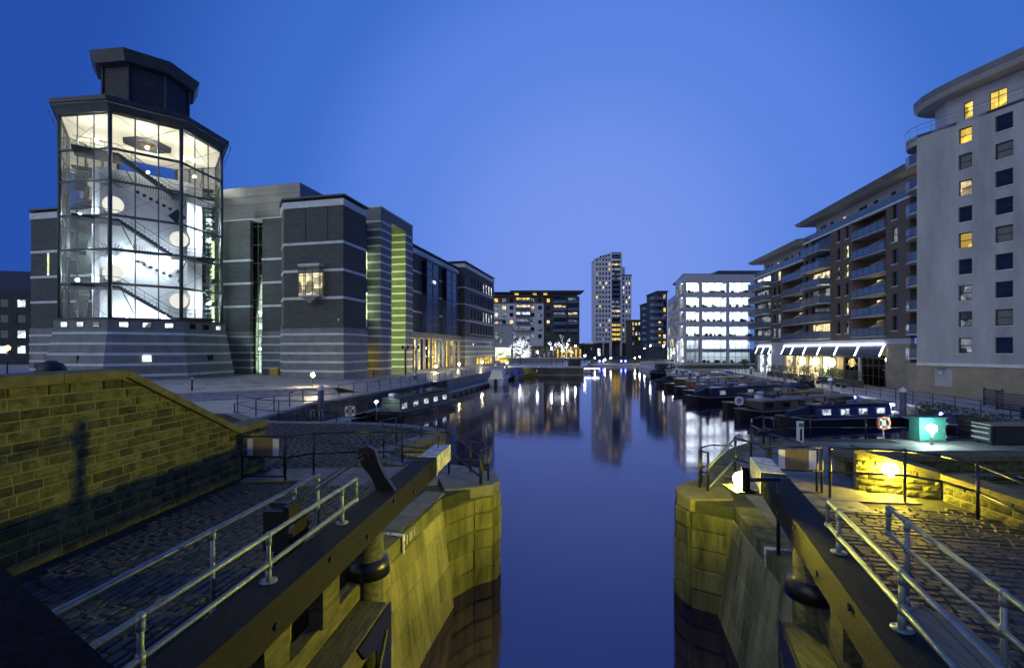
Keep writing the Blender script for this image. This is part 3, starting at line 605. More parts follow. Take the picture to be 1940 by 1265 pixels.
MB().box(0, .98, 0, .45, .04, .86).build('body', 'teal_paint', t); MB().box(-.02, 1.0, -.02, .47, .86, .90).build('lid', 'teal_paint', t); MB().box(.03, .95, .02, .43, 0, .04).build('plinth', 'dark_object', t)
for x in (.04, .495): d = MB().box(x, x+.445, -.022, -.002, .08, .84).build('door', 'teal_paint', t); MB().box(x+.37, x+.41, -.04, -.022, .4, .52).build('handle', 'galvanised', d)
for z in (.2, .7): MB().tube((0.965, -.03, z-.05), (0.965, -.03, z+.05), .014).build('hinge', 'galvanised', t)
t = thing('lamp_post', 'short lamp post with dazzling green-white light before the teal cabinet', 'lamp', (14.95, 16.35, ZL)); MB().tube((0, 0, 0), (0, 0, .5), .05).build('post', 'galvanised', t, True); bulb(t, (0, 0, .60), .15, 'lamp_cyan')
def bench_table(label, x, y, rz):
    t = thing('picnic_table', label, 'table', (x, y, ZL), rz); MB().box(0, 2.4, 0, .75, .70, .75).build('table_top', 'pale_plank', t)
    for X in (.1, 2.2):
        for Y in (.05, .62): MB().box(X, X+.1, Y, Y+.08, 0, .70).build('leg', 'frame_dark', t)
    MB().box(.05, 2.3, .06, .7, .1, .66).build('side_panel', 'dark_object', t)
    for z in (.2, .4, .58): MB().box(-.03, .03, .05, .7, z, z+.06).build('end_slat', 'boat_grey', t)
bench_table('dark slatted table at the right edge of the lockside', 16.9, 16.2, R(-3))
t = thing('info_post', 'white service post with small green notice on the right lockside', 'post', (10.6, 16.9, ZL)); MB().box(-.10, .10, -.06, .06, 0, .74).build('panel', 'white_paint', t); MB().box(-.08, .08, -.07, -.061, .56, .70).build('notice', 'teal_paint', t); MB().box(-.11, .11, -.07, .07, .74, .77).build('cap', 'white_paint', t); MB().box(-.04, .04, -.066, -.061, .06, .5).build('dark_strip', 'frame_dark', t)
def buoy(label, x, y, z, m1, r=.33):
    t = thing('lifebuoy', label, 'lifebuoy', (x, y, z)); MB().ring((0, 0, 0), (0, 1, 0), r, r*.26).build('ring', m1, t, True)
    for k in range(4): a = k*math.pi/2+.8; MB().tube((r*math.cos(a)*.75, -.0, r*math.sin(a)*.75), (r*math.cos(a)*1.28, 0, r*math.sin(a)*1.28), r*.30, 8).build('band', 'white_paint', t, True)
    MB().box(-r*.4, r*.4, -.02, .03, -r*.5, r*.55).build('holder', 'boat_grey', t); MB().tube((0, .02, -.55), (0, .02, -.2), .03).build('stem', 'boat_grey', t)
buoy('orange lifebuoy on the thin railing of the right lockside', 13.98, 17.28, 2.24, 'orange', .21)
buoy('pale lifebuoy hanging on the thin railing behind the left cobbles', -7.47, 21.2, 2.15, 'boat_grey', .22)
t = thing('mooring_ladder', 'small steel ladder hoops at the edge of the left cobbles', 'ladder', (-2.3-7.1, 21.45, ZL)); MB().path([(0, 0, 0), (0, 0, .55), (0, .35, .55), (0, .35, 0)], .02).build('hoop', 'galvanised', t, True); MB().path([(.4, 0, 0), (.4, 0, .55), (.4, .35, .55), (.4, .35, 0)], .02).build('hoop', 'galvanised', t, True)
# footbridge on which the photographer stands
fb = thing('footbridge', 'dark steel footbridge parapet crossing the lower left corner', 'bridge', (-1.07, 1.04, 0), math.atan2(-.354, .58))
MB().box(-14, 9, -5, -.45, 3.05, 3.3).build('deck', 'parapet_black', fb); MB().box(-6, 7, -.06, .06, 4.20, 4.33).build('parapet_rail', 'parapet_black', fb); MB().box(-6, 7, -.03, .03, 3.9, 3.96).build('middle_rail', 'parapet_black', fb)
MB().box(-14, 9, -.46, -.36, 2.75, 3.45).build('edge_girder', 'parapet_black', fb)
for x in (-5.5, -4, -2.5, 3, 4.5, 6): MB().box(x-.05, x+.05, -.05, .05, 3.3, 4.3).box(x-.05, x+.05, -.4, .05, 3.28, 3.34).build('post', 'parapet_black', fb)
# ================================================================== MUSEUM
mus = thing('museum_building', 'long dark grey brick museum with pale stone bands and striped portal', 'building', (-19.4, 52.8, ZP), math.atan2(.976, .2187))
def bands(parent, poly, zs, th=.25, d=.05, m='light_band', name='stone_band'):
    for z in zs: MB().prism(offset(poly, d), z-th/2, z+th/2).build(name, m, parent)
BASEZ = [.87, 1.94, 2.97, 4.07, 5.19]; UPZ = [9.4, 12.6, 15.8]
def crown(parent, poly, z, m='light_band'):
    MB().prism(offset(poly, .12), z, z+.75).build('cornice', m, parent); MB().prism(offset(poly, -.3), z+.7, z+1.05).build('parapet_gap', 'dark_wall', parent); MB().prism(offset(poly, .25), z+1.05, z+1.25).build('coping', 'lead_roof', parent)
blkp = [(0, 0), (5, 0), (5, 10), (2.2, 10), (0, 7.9)]
MB().prism(blkp, 6.1, 20).build('wall', 'museum_brick', mus); MB().prism(offset(blkp, .10), 0, 5.9).build('base_wall', 'granite', mus); MB().prism(offset(blkp, .16), 5.9, 6.12).build('ledge', 'lead_roof', mus)
bands(mus, offset(blkp, .10), BASEZ); bands(mus, blkp, UPZ, .3); crown(mus, blkp, 20)
for y in (2.15, 5.05): MB().box(-.06, 0, y-.1, y+.1, 16.1, 20).build('rainwater_slot', 'frame_dark', mus)
# lit oriel window on the front face
orl = MB().box(-1.05, 0, 2.4, 5.2, 13.0, 13.25).build('oriel', 'light_band', mus); MB().box(-1.0, 0, 2.45, 5.15, 9.5, 9.7).build('floor', 'light_band', orl)
MB().box(-.95, -.05, 2.5, 5.1, 9.7, 13.0).build('glass', 'clear_glass', orl); MB().box(-.12, -.04, 2.6, 5.0, 9.7, 12.3).build('lit_wall', 'lit_warm', orl)
b = MB()
for y in (2.45, 3.35, 4.25, 5.15): b.box(-1.0, -.93, y-.04, y+.04, 9.6, 13.1)
for z in (10.7, 11.9): b.box(-.99, -.94, 2.45, 5.15, z-.03, z+.03)
for x in (-.66, -.33): b.box(x-.03, x+.03, 5.12, 5.18, 9.6, 13.1); b.box(x-.03, x+.03, 2.42, 2.48, 9.6, 13.1)
b.build('oriel_frame', 'grey_metal', mus)
for z, w_ in ((9.3, 2.0), (9.05, 1.3), (8.8, .6)): MB().box(-.85, 0, 3.8-w_/2, 3.8+w_/2, z, z+.24).build('corbel', 'granite', mus)
MB().box(-.35, -.05, .35, .5, 6.7, 6.95).build('camera_unit', 'white_paint', mus)
# recess with lit glass between block and portal
MB().box(4.95, 8, 1.6, 1.8, 0, 20).build('recess_wall', 'museum_brick', mus)
for z, mm in ((2, 'lit_yellow'), (6, 'lit_dim'), (9.3, 'lit_green'), (14.7, 'lit_green')): MB().box(5.2, 7.7, 1.45, 1.55, z-1.9, z+1.6).build('recess_glazing', mm, mus)
MB().box(5.1, 7.8, 1.9, 2.0, .2, 4.2).build('inner_door', 'bronze', mus)
# striped portal with tall slot
PZ = [1.08*i+.87 for i in range(20)]
pp = [[(7.9, -.4), (10.9, -.4), (10.9, 5), (7.9, 5)], [(15.3, -.4), (17.7, -.4), (17.7, 5), (15.3, 5)], [(10.9, 2.6), (15.3, 2.6), (15.3, 5), (10.9, 5)]]
for i, p in enumerate(pp):
    MB().prism(p, 0, 20.8).build('portal_pier' if i < 2 else 'portal_back', 'portal_stone', mus); 
    for z in PZ[:-1]: MB().prism(offset(p, .03 if i < 2 else .02), z-.13, z+.13).build('stone_band', 'light_band', mus)
MB().prism([(7.9, -.4), (17.7, -.4), (17.7, 5), (7.9, 5)], 20.8, 22.1).build('portal_lintel', 'portal_stone', mus); MB().prism([(7.85, -.45), (17.75, -.45), (17.75, 5.05), (7.85, 5.05)], 22.1, 22.3).build('coping', 'light_band', mus)
MB().box(10.95, 11.05, .3, .45, .6, 19.6).build('slot_light', 'tube_green', mus)  # hidden tube added behind the pier to brighten the slot
MB().box(12.2, 14, 2.5, 2.6, 0, 2.6).build('portal_door', 'lit_green', mus)
# hall with two glass oriels over a glazed ground floor
hp_ = [(17.7, .3), (41, .3), (41, 8), (17.7, 8)]
MB().prism(hp_, 6.2, 18.6).build('hall_wall', 'museum_brick', mus); bands(mus, hp_, UPZ, .3); crown(mus, hp_, 18.6); MB().box(17.7, 41, -.1, .3, 5.3, 6.2).build('fascia', 'granite', mus)
MB().box(17.7, 41, 3.0, 3.2, 0, 5.3).build('ground_floor_back', 'cream_base', mus); MB().box(17.7, 41, .2, 3.2, 5.2, 5.3).build('ground_floor_ceiling', 'ceiling', mus)
for i in range(9):
    x = 18+i*2.85; MB().tube((x, .3, 0), (x, .3, 5.3), .24, 12).build('column', 'light_band', mus, True)
    if i < 8: window(mus, x+1.42, 2.6, 2.6, 5.1, ['clear_glass', 'lit_warm', 'clear_glass', 'lit_yellow', 'lit_warm', 'lit_dim', 'lit_yellow', 'lit_warm'][i], .9, bars=(3, 3), t=.08)
for i, x in enumerate((20, 25, 29.5, 34, 38.5)): MB().ball((x, 2.0, 4.6), .16, 8, 6).build('hanging_lamp', 'pendant', mus, True)
for x0, x1 in ((22.6, 28.0), (31.6, 37.4)):
    MB().box(x0, x1, -.7, .35, 17.9, 18.15).build('oriel_roof', 'grey_metal', mus); MB().box(x0+.1, x1-.1, -.55, .35, 12.4, 17.9).build('dark_glazing', 'pane_dark', mus)
    MB().box(x0+.1, x1-.1, -.55, .35, 6.3, 12.3).build('lower_glazing', 'balcony_glass', mus)
    b = MB()
    for k in range(10): z = 6.3+k*1.29; b.box(x0+.05, x1-.05, -.62, -.55, z-.05, z+.05)
    for k in range(3): x = x0+.1+(x1-x0-.2)*k/2; b.box(x-.05, x+.05, -.63, -.56, 6.2, 18)
    b.build('oriel_frame', 'grey_metal', mus)
MB().box(24.9, 26.2, -.7, -.64, 14.5, 15.0).build('reflection_glow', 'lit_cool', mus)  # glowing box stands for a reflection on the oriel glass
# end block with rows of windows
ep = [(41, -.9), (64, -.9), (64, 9), (41, 9)]; hol = []
for r_, z in enumerate((7.9, 10.9, 14.2, 17.6)):
    for c_ in range(8): hol.append((45.2+c_*2.3, 46.3+c_*2.3, z-1.15, z+1.05))
b = MB(); b.holed(41, 64, 6.0, 20, hol, -.9, .3); b.quad((41, 9, 6), (41, -.9, 6), (41, -.9, 20), (41, 9, 20)); b.quad((64, -.9, 6), (64, 9, 6), (64, 9, 20), (64, -.9, 20)); b.build('end_wall', 'museum_brick', mus)
for k, (a, c, z0, z1) in enumerate(hol):
    row, colm = divmod(k, 8); window(mus, (a+c)/2, (z0+z1)/2, c-a, z1-z0, 'lit_cool' if (row in (1, 3) and colm > 3) else 'pane_dark', -.78, bars=(1, 3)); MB().box(a-.05, c+.05, -1.02, -.9, z0-.12, z0).build('sill', 'light_band', mus)
MB().prism(offset(ep, .08), 0, 6.0).build('end_base', 'granite', mus); bands(mus, offset(ep, .08), BASEZ[1:], .22); bands(mus, ep, [9.3, 12.6, 16.0], .22, .04); crown(mus, ep, 20)
for i in range(6): MB().box(49+i*2.2, 50.2+i*2.2, -1.06, -.98, .2, 1.6).build('base_window', 'lit_yellow', mus)
for i in range(9): MB().box(46+i*1.7, 46.7+i*1.7, -1.06, -.98, 4.3, 5.0).build('slit_window', 'pane_dark', mus)
# link wall beside the glass tower, metal-clad top storey, glazed slot
for y0, y1 in ((8, 17.0), (18.9, 27)):
    lp = [(7, y0), (12, y0), (12, y1), (7, y1)]; MB().prism(lp, 0, 21.4).build('link_wall', 'museum_brick', mus); bands(mus, lp, UPZ, .3); MB().prism(offset(lp, .06), 0, 5.9).build('link_base', 'granite', mus); bands(mus, offset(lp, .06), BASEZ)
MB().box(7.6, 18, 11.5, 27.5, 21.6, 26.2).build('top_storey', 'cladding', mus); MB().box(7.2, 18, 11.2, 27.6, 21.4, 21.62).build('top_gutter', 'light_band', mus)
for z in (22.6, 23.7, 24.8): MB().box(7.57, 7.6, 11.5, 27.5, z, z+.04).build('cladding_joint', 'grey_metal', mus)
MB().box(7.9, 8.0, 17, 18.9, 0, 21).build('slot_glow', 'slot_light', mus); MB().box(7.35, 7.38, 17, 18.9, 0, 21).build('slot_glass', 'clear_glass', mus)
b = MB()
for y in (17.05, 17.9, 18.85): b.box(7.25, 7.33, y-.04, y+.04, 0, 21)
for k in range(9): b.box(7.26, 7.34, 17, 18.9, .05+k*2.55, .15+k*2.55)
b.build('slot_frame', 'grey_metal', mus)
for z in (3.5, 8.6, 13.7): MB().ball((7.6, 17.9, z), .16, 8, 6).build('slot_lamp', 'pendant', mus, True)
for z in (8.2, 11.3, 14.6, 17.6): MB().box(6.86, 7.0, 24.9, 25.6, z-1.2, z+1.2).build('link_window', 'lit_green', mus)
t = thing('grit_bin', 'small yellow grit bin against the museum link wall', 'bin', (-31.2, 60.6, ZP), R(-12)); MB().box(-.6, .6, -.35, .35, 0, .75).build('body', 'yellow_paint', t); MB().loft([(-.65, -.4, .75), (.65, -.4, .75), (.65, .4, .75), (-.65, .4, .75)], [(-.5, -.2, .98), (.5, -.2, .98), (.5, .35, .98), (-.5, .35, .98)]).build('lid', 'yellow_paint', t)
# wing behind the tower
wg = thing('museum_wing', 'dark brick museum wing with pale bands left of the glass tower', 'building', (-62.5, 59, ZP), R(-12))
wp = [(0, 1.5), (.9, 0), (12, 0), (12, 14), (0, 14)]; MB().prism(wp, 6.1, 20).build('wall', 'museum_brick', wg); MB().prism(offset(wp, .1), 0, 6.1).build('base_wall', 'granite', wg); bands(wg, offset(wp, .1), BASEZ); bands(wg, wp, UPZ, .3); crown(wg, wp, 20)
MB().box(3.7, 3.95, -.05, .02, 12.8, 15.6).build('slit_window', 'lit_green', wg); MB().box(1.6, 3.4, -.14, -.06, .1, 3.0).build('doorway', 'pane_dark', wg)
# ------------------------------------------------------------------ glass stair tower, octagonal
TC = (-46.1, 58.1); tw = thing('glass_tower', 'octagonal glass stair tower glowing white on a sloping striped stone base', 'tower', (*TC, ZP), R(38))
def oct_(r): return [(r*math.cos(R(22.5+45*k)), r*math.sin(R(22.5+45*k))) for k in range(8)]
def ringf(name, m, r0, z0, r1, z1, cap=True): return MB().loft([(x, y, z0) for x, y in oct_(r0)], [(x, y, z1) for x, y in oct_(r1)], cap).build(name, m, tw)
Z0, Z1 = 6.86, 29.4
def rb_(z): return 8.75+(5.6-z)*.19
ringf('base', 'granite', rb_(-.1), -.1, rb_(5.6), 5.6); ringf('base_cap', 'granite', 8.75, 5.6, 8.75, 6.7); ringf('cap_ledge', 'lead_roof', 8.9, 6.7, 8.9, 6.86)
for z in (.55, 1.75, 2.9, 4.05, 5.2): ringf('stone_band', 'light_band', rb_(z-.14)+.04, z-.14, rb_(z+.14)+.04, z+.14)
for f in (5, 6, 4, 7):
    a = R(45*f); nx, ny = math.cos(a), math.sin(a); ap = 8.75*math.cos(R(22.5))
    for k in (-2.0, 0, 2.0):
        o = pc('slit_window', 'lit_cool' if f in (5, 6) or k > 0 else 'pane_dark', tw, nx*ap-ny*k, ny*ap+nx*k, 6.15, .08, .75, .5, a); pc('slit_frame', 'frame_dark', tw, nx*(ap-.01)-ny*k, ny*(ap-.01)+nx*k, 6.15, .07, .95, .66, a)
    ap = rb_(2.3)*math.cos(R(22.5)); pc('low_window', 'lit_cool' if f == 6 else 'pane_dark', tw, nx*(ap+.02), ny*(ap+.02), 2.4, .2, .8, .7, a)
R_ = 8.25; V = oct_(R_); lv = [Z0+(Z1-Z0)*k/6 for k in range(7)]; lv[5] -= .25
for x, y in V: MB().tube((x, y, Z0), (x, y, Z1), .20, 10).build('column', 'grey_metal', tw, True)
for k, (p, q) in enumerate(zip(V, V[1:]+V[:1])):
    p, q = Vector(p), Vector(q); g = MB()
    for a_, c_ in ((lv[0], lv[6]),): g.quad((p.x, p.y, a_), (q.x, q.y, a_), (q.x, q.y, c_), (p.x, p.y, c_))
    pane = g.build('glass_side', 'clear_glass', tw)
    for z in lv[1:-1]: MB().tube((*p, z), (*q, z), .15, 6).build('transom', 'grey_metal', tw)
    for u in (1/3, 2/3): m_ = p.lerp(q, u)*.985; MB().tube((*m_, Z0), (*m_, Z1), .065, 6).build('mullion', 'grey_metal', tw)
    if 3 <= k <= 6 or k == 7:
        for a_, c_ in zip(lv, lv[1:]):
            b = MB()
            for u, v in ((p, q), (q, p)): b.tube((*(u*.98), a_), (*(v*.98), c_), .018, 4)
            b.build('tie_rod', 'frame_dark', tw)
ringf('eave_fascia', 'grey_metal', 8.45, 29.35, 8.95, 30.35); ringf('eave_gutter', 'lead_roof', 9.1, 30.35, 9.15, 30.8); ringf('roof', 'lead_roof', 8.6, 30.8, 4.4, 32.0)
b = MB(); e = [(*p, 30.0) for p in oct_(9.35)]; b.path(e+[e[0]], .04, 6); b.build('eave_rail', 'galvanised', tw, True)
ringf('lantern', 'museum_brick', 4.4, 31.2, 4.4, 36.9)
for k in range(40): ringf('louvre', 'frame_dark', 4.45, 32.0+k*.12, 4.45, 32.04+k*.12) if k % 2 == 0 else None
for x, y in oct_(4.5): MB().tube((x, y, 31.0), (x, y, 37), .14, 6).build('lantern_post', 'grey_metal', tw)
ringf('lantern_soffit', 'grey_metal', 4.5, 36.6, 5.15, 36.8); ringf('lantern_fascia', 'grey_metal', 5.2, 36.8, 5.75, 38.0); ringf('lantern_roof', 'lead_roof', 5.75, 38.0, 5.0, 38.25)
# inside the glass: ceiling with dark well, white panels, stairs, trophies
b = MB(); O, I = oct_(8.1), oct_(2.6)
for k in range(8): b.quad((*O[k], 29.2), (*O[(k+1) % 8], 29.2), (*I[(k+1) % 8], 29.2), (*I[k], 29.2))
b.build('ceiling', 'ceiling', tw)
for sx in (-1, 1):
    for z in (Z0+.4, Z0+7.6, Z0+14.9):
        P, Q = Vector((sx*6.1, -2.4, z)), Vector((sx*6.1, 2.2, z+3.4)); o_ = Vector((sx*.55, 0, 0)); fl = MB().loft([P-o_, P+o_, P+o_+Vector((0, 0, -.25)), P-o_+Vector((0, 0, -.25))], [Q-o_, Q+o_, Q+o_+Vector((0, 0, -.25)), Q-o_+Vector((0, 0, -.25))]).build('side_stair', 'grey_metal', tw)
        for k in range(12): c = P.lerp(Q, (k+.5)/12); MB().box(c.x-.55, c.x+.55, c.y-.18, c.y+.18, c.z+.02, c.z+.07).build('tread', 'galvanised', fl)
        MB().tube(P+o_+Vector((0, 0, 1)), Q+o_+Vector((0, 0, 1)), .03, 5).build('stair_rail', 'grey_metal', tw); MB().tube(P-o_+Vector((0, 0, 3.6)), Q-o_+Vector((0, 0, -.3)), .07, 5).build('strut', 'grey_metal', tw)
        MB().box(sx*6.1-.8, sx*6.1+.8, 2.2, 4.2, z+3.2, z+3.4).build('landing', 'dark_object', tw)
ringf('ceiling_well', 'dark_object', 2.6, 29.22, 2.6, 30.2)
MB().ball((0, 0, 29.3), .9, 10, 6, .4).build('well_sculpture', 'bronze', tw)
ringf('floor', 'granite', 8.1, Z0-.05, 8.1, Z0+.1)
MB().loft([(-4.3, -3.6, Z0), (3.9, -3.6, Z0), (5.6, -2.0, Z0), (5.6, 1.5, Z0), (-5.0, 1.5, Z0), (-5.0, -2.8, Z0)], [(-4.3, -3.6, 24.4), (3.9, -3.6, 24.4), (5.6, -2.0, 24.4), (5.6, 1.5, 24.4), (-5.0, 1.5, 24.4), (-5.0, -2.8, 24.4)]).build('display_wall', 'interior_white', tw)
for z in (Z0+18.6, Z0+11.2, Z0+3.7):                         # three flights in front of the wall, with landings
    fl = MB(); n = 16; x0, x1 = -2.5, 2.4; dz = -3.3
    fl.loft([(x0, -5.9, z), (x1, -5.9, z+dz), (x1, -5.9, z+dz-.28), (x0, -5.9, z-.28)], [(x0, -4.6, z), (x1, -4.6, z+dz), (x1, -4.6, z+dz-.28), (x0, -4.6, z-.28)]); st_ = fl.build('stair_flight', 'dark_object', tw)
    for k in range(n): x = x0+(x1-x0)*(k+.5)/n; MB().box(x-.16, x+.16, -5.85, -4.65, z+dz*k/n-.05, z+dz*k/n+.02).build('tread', 'grey_metal', st_)
    MB().box(-6.4, -2.4, -6.2, -3.0, z-.25, z).build('landing', 'dark_object', tw); MB().box(2.3, 6.6, -5.9, -2.5, z+dz-.25, z+dz).build('landing', 'dark_object', tw)
    MB().path([(-6.3, -6.1, z+1.0), (-2.5, -6.1, z+1.0), (2.4, -6.0, z+dz+1.0), (6.4, -5.2, z+dz+1)], .035, 5).path([(-6.3, -6.1, z+.5), (-2.5, -6.1, z+.5), (2.4, -6.0, z+dz+.5), (6.4, -5.2, z+dz+.5)], .02, 5).build('stair_rail', 'grey_metal', tw)
    for k in range(8): x = -6+k*1.15; zz = z if x < -2.5 else z+dz*min(1, (x+2.5)/4.9); MB().tube((x, -6.1, zz), (x, -6.1, zz+1.0), .025, 4).build('baluster', 'grey_metal', tw)
    MB().tube((-2.3, -3.7, z-.3), (-1.2, -5.6, z-3.0), .06, 5).build('strut', 'grey_metal', tw); MB().tube((3.0, -3.7, z+dz-3), (3.8, -5.4, z+dz-.2), .06, 5).build('strut', 'grey_metal', tw)
def disc(x, z, r, m, y=-3.68, nm='porthole'): b = MB(); b.tube((x, y, z), (x, y-.10, z), r, 24); b.build(nm, m, tw)
for x, z, m_ in ((-3.1, Z0+13.3, 'hall_warm'), (-3.1, Z0+5.4, 'hall_warm'), (3.1, Z0+10.2, 'lit_warm'), (3.1, Z0+2.6, 'lit_warm')): disc(x, z, 1.15, 'porthole'); disc(x, z, .95, 'disc_glow', -3.8, 'porthole_glow')
for cz in (Z0+16.4, Z0+8.2):                                   # fans of spears and rows of helmets on the wall
    for k in range(15): a = R(20+k*10); MB().tube((-3.2+.5*math.cos(a), -3.7, cz-1.2+.5*math.sin(a)), (-3.2+1.9*math.cos(a), -3.75, cz-1.2+1.9*math.sin(a)), .03, 4).build('spear', 'dark_object', tw)
    for k in range(13): x = -1.0+k*.26; MB().tube((x, -3.72, cz-.3-k*.12), (x, -3.72, cz+.8-k*.12), .03, 4).build('sword', 'dark_object', tw)
    for k in range(6): x = -.9+k*.62; MB().ball((x, -3.85, cz-1.2-k*.28), .20, 8, 6).build('helmet', 'dark_object', tw, True)
for cz in (Z0+13.0,): pc('trophy_panel', 'dark_object', tw, 2.9, -3.7, cz, 1.3, .08, 1.3, 0, (0, R(45)))
for k in range(20): a = R(k*18); MB().tube((3.0, -3.72, Z0+6.2), (3.0+.95*math.cos(a), -3.75, Z0+6.2+.95*math.sin(a)), .025, 4).build('spear', 'dark_object', tw)
for k in range(26): MB().box(6.0, 6.7, -2+.0, 1.5, Z0+.6+k*.62, Z0+.7+k*.62).build('louvre_blade', 'galvanised', tw)
for x, y, z in ((-1.8, -5.2, Z0+.45), (1.6, -5.2, Z0+.45), (-2.0, -4.9, Z0+7.0), (1.6, -4.9, Z0+7.0), (6.2, -3.4, Z0+2.5), (6.2, -3.4, Z0+10.6), (6.2, -3.4, Z0+13.2), (-6.2, -3.0, Z0+4.4), (-6.0, -3.0, Z0+11.8), (-6.2, 1.5, Z0+9)):
    MB().ball((x, y, z), .17, 8, 6).build('flood_lamp', 'hall_lamp', tw, True)
for x, y in ((-4.5, -4.5), (4.5, -4.5), (0, -5.5), (0, 4), (5, 2), (-5, 2)): MB().ball((x, y, 27.0), .16, 8, 6).build('uplight', 'hall_warm', tw, True)
MB().box(-7.2, 7.2, 1.6, 3.0, 25.4, 25.55).build('gallery', 'dark_object', tw)
# plaza fittings
def bollard(label, x, y, z, lit=None, h=.95):
    t = thing('bollard_light' if lit else 'bollard', label, 'lamp' if lit else 'bollard', (x, y, z)); MB().tube((0, 0, 0), (0, 0, h), .07, 10).build('post', 'black_iron', t, True)
    if lit: bulb(t, (0, 0, h+.15), .17, lit)
    else: MB().tube((0, 0, h), (0, 0, h+.14), .085, 10).build('cap', 'white_paint', t, True)
bollard('dazzling warm bollard light on the plaza in front of the museum corner', -18.1, 41.7, ZP, 'lamp_plaza'); bollard('dark bollard with pale cap above the plaza steps', -26.4, 37.9, ZP)
bollard('low bollard beside the striped portal recess', -17.2, 57.0, ZP)
for i, (x, y) in enumerate([(-11.6, 70), (-6.0, 92), (-1.2, 109), (-9.2, 80)]):
    bollard(ORD[i]+' warm light on the promenade past the portal', x, y, ZP if i != 2 else ZQ, 'lamp_plaza', .7)
for i, (x, y) in enumerate([(-14.4, 62.0), (-13.9, 66.5)]):
    t = thing('floodlight_post', ['nearer', 'farther'][i]+' twin-headed dark lamp post before the portal', 'lamp', (x, y, ZP)); MB().tube((0, 0, 0), (0, 0, 3.6), .11, 8).build('post', 'black_iron', t, True)
    for s in (-.3, .3): MB().tube((s, 0, 3.6), (s*1.4, -.2, 3.85), .18, 10).build('head', 'black_iron', t, True)
t = thing('street_lamp', 'blazing amber lamp at the far left edge beyond the wall', 'lamp', (-66.5, 60.5, ZP)); MB().tube((0, 0, 0), (0, 0, 3.4), .08).build('post', 'black_iron', t, True); bulb(t, (0, 0, 3.6), .3, 'lamp_amber')
lh = thing('hotel_building', 'dark distant building with small lit windows at the left edge', 'building', (-130, 100, ZP), R(14)); hol = [(2+i*3.2, 3.6+i*3.2, z, z+1.8) for i in range(10) for z in (2.5, 6, 9.5, 13)]
MB().holed(0, 36, 0, 17, hol, 0, .2).build('wall', 'dark_wall', lh); MB().loft([(0, 0, 17), (36, 0, 17), (36, 12, 17), (0, 12, 17)], [(0, 6, 22), (36, 6, 22), (36, 6.2, 22), (0, 6.2, 22)]).build('roof', 'lead_roof', lh)
for k, h in enumerate(hol): window(lh, (h[0]+h[1])/2, (h[2]+h[3])/2, 1.6, 1.8, 'lit_cool' if random.random() < .45 else 'pane_dark')
# ================================================================== RIGHT BANK
d_ = Vector((.131, 1)).normalized()
OX, OY = 50.86, 96.2
apt = thing('apartment_block', 'brown brick apartment block with balconies above lit awnings on right quay', 'building', (OX, OY, ZR), math.atan2(-d_.y, -d_.x))
def ax(px): Y = 38.26/((px-970)/F-.131); return (OY-Y)/d_.y
LEN = ax(1727); X1 = ax(1525)
FL = [6.4+2.62*k for k in range(7)]        # floor levels above the quay
hol = []; wins = []; log = []; bal = []
def col(p0, p1, top, kind):
    a, c = ax(p0), ax(p1)
    for k in range(top):
        z = FL[k]
        if kind == 'w': h = (a, c, z+.55, z+2.25); wins.append(h); hol.append(h)
        elif kind == 'l': h = (a, c, z+.02, z+2.5); log.append(h); hol.append(h)
        else: h = (a+.3, c-.2, z+.05, z+2.25); bal.append((h, a, c, z)); hol.append(h)
for p in ((1692, 1703), (1603, 1610), (1587, 1594), (1527, 1533)): col(*p, 6, 'w')
col(1616, 1681, 6, 'l'); col(1537, 1576, 6, 'b')
lowh = len(hol)
for p in ((1474, 1479), (1465, 1470)): col(*p, 5, 'w')
col(1482, 1522, 5, 'l'); col(1432, 1461, 5, 'b')
TL, TH = FL[5], FL[6]-.1                      # parapet heights of the low and tall parts
b = MB(); b.holed(0, X1, 6.0, TL, [h for h in hol[lowh:]], 0, .35); b.box(0, X1, .36, .5, 6.0, TL) if False else None
b.holed(X1, LEN, 6.0, TH, hol[:lowh], -.15, .35); b.quad((X1, -.15, 6), (X1, -.15, TH), (X1, .6, TH), (X1, .6, 6)); b.quad((0, 0, 0), (0, 12, 0), (0, 12, TL), (0, 0, TL)); b.quad((LEN, -.15, 6), (LEN, 4, 6), (LEN, 4, TH), (LEN, -.15, TH))
b.quad((X1, .6, TL), (X1, 12, TL), (X1, 12, TH), (X1, .6, TH)); b.build('wall', 'brown_brick', apt)
MB().box(0, X1-.01, .05, 12, TL, TL+.12).build('roof_deck', 'lead_roof', apt); MB().box(X1, LEN, -.1, 12, TH, TH+.12).build('roof_deck', 'lead_roof', apt)
rs = random.Random(21); 
for h in wins: window(apt, (h[0]+h[1])/2, (h[2]+h[3])/2, h[1]-h[0], h[3]-h[2], rs.choice(['pane_dark']*7+['lit_dim', 'lit_warm', 'lit_dim']), .05, bars=(1, 2)); 
for h in wins: MB().box(h[0]-.05, h[1]+.05, -.22, .0, h[2]-.1, h[2]).build('sill', 'light_band', apt)
lit_l = {0: 'lit_yellow', 1: 'lit_warm', 2: 'lit_warm'}
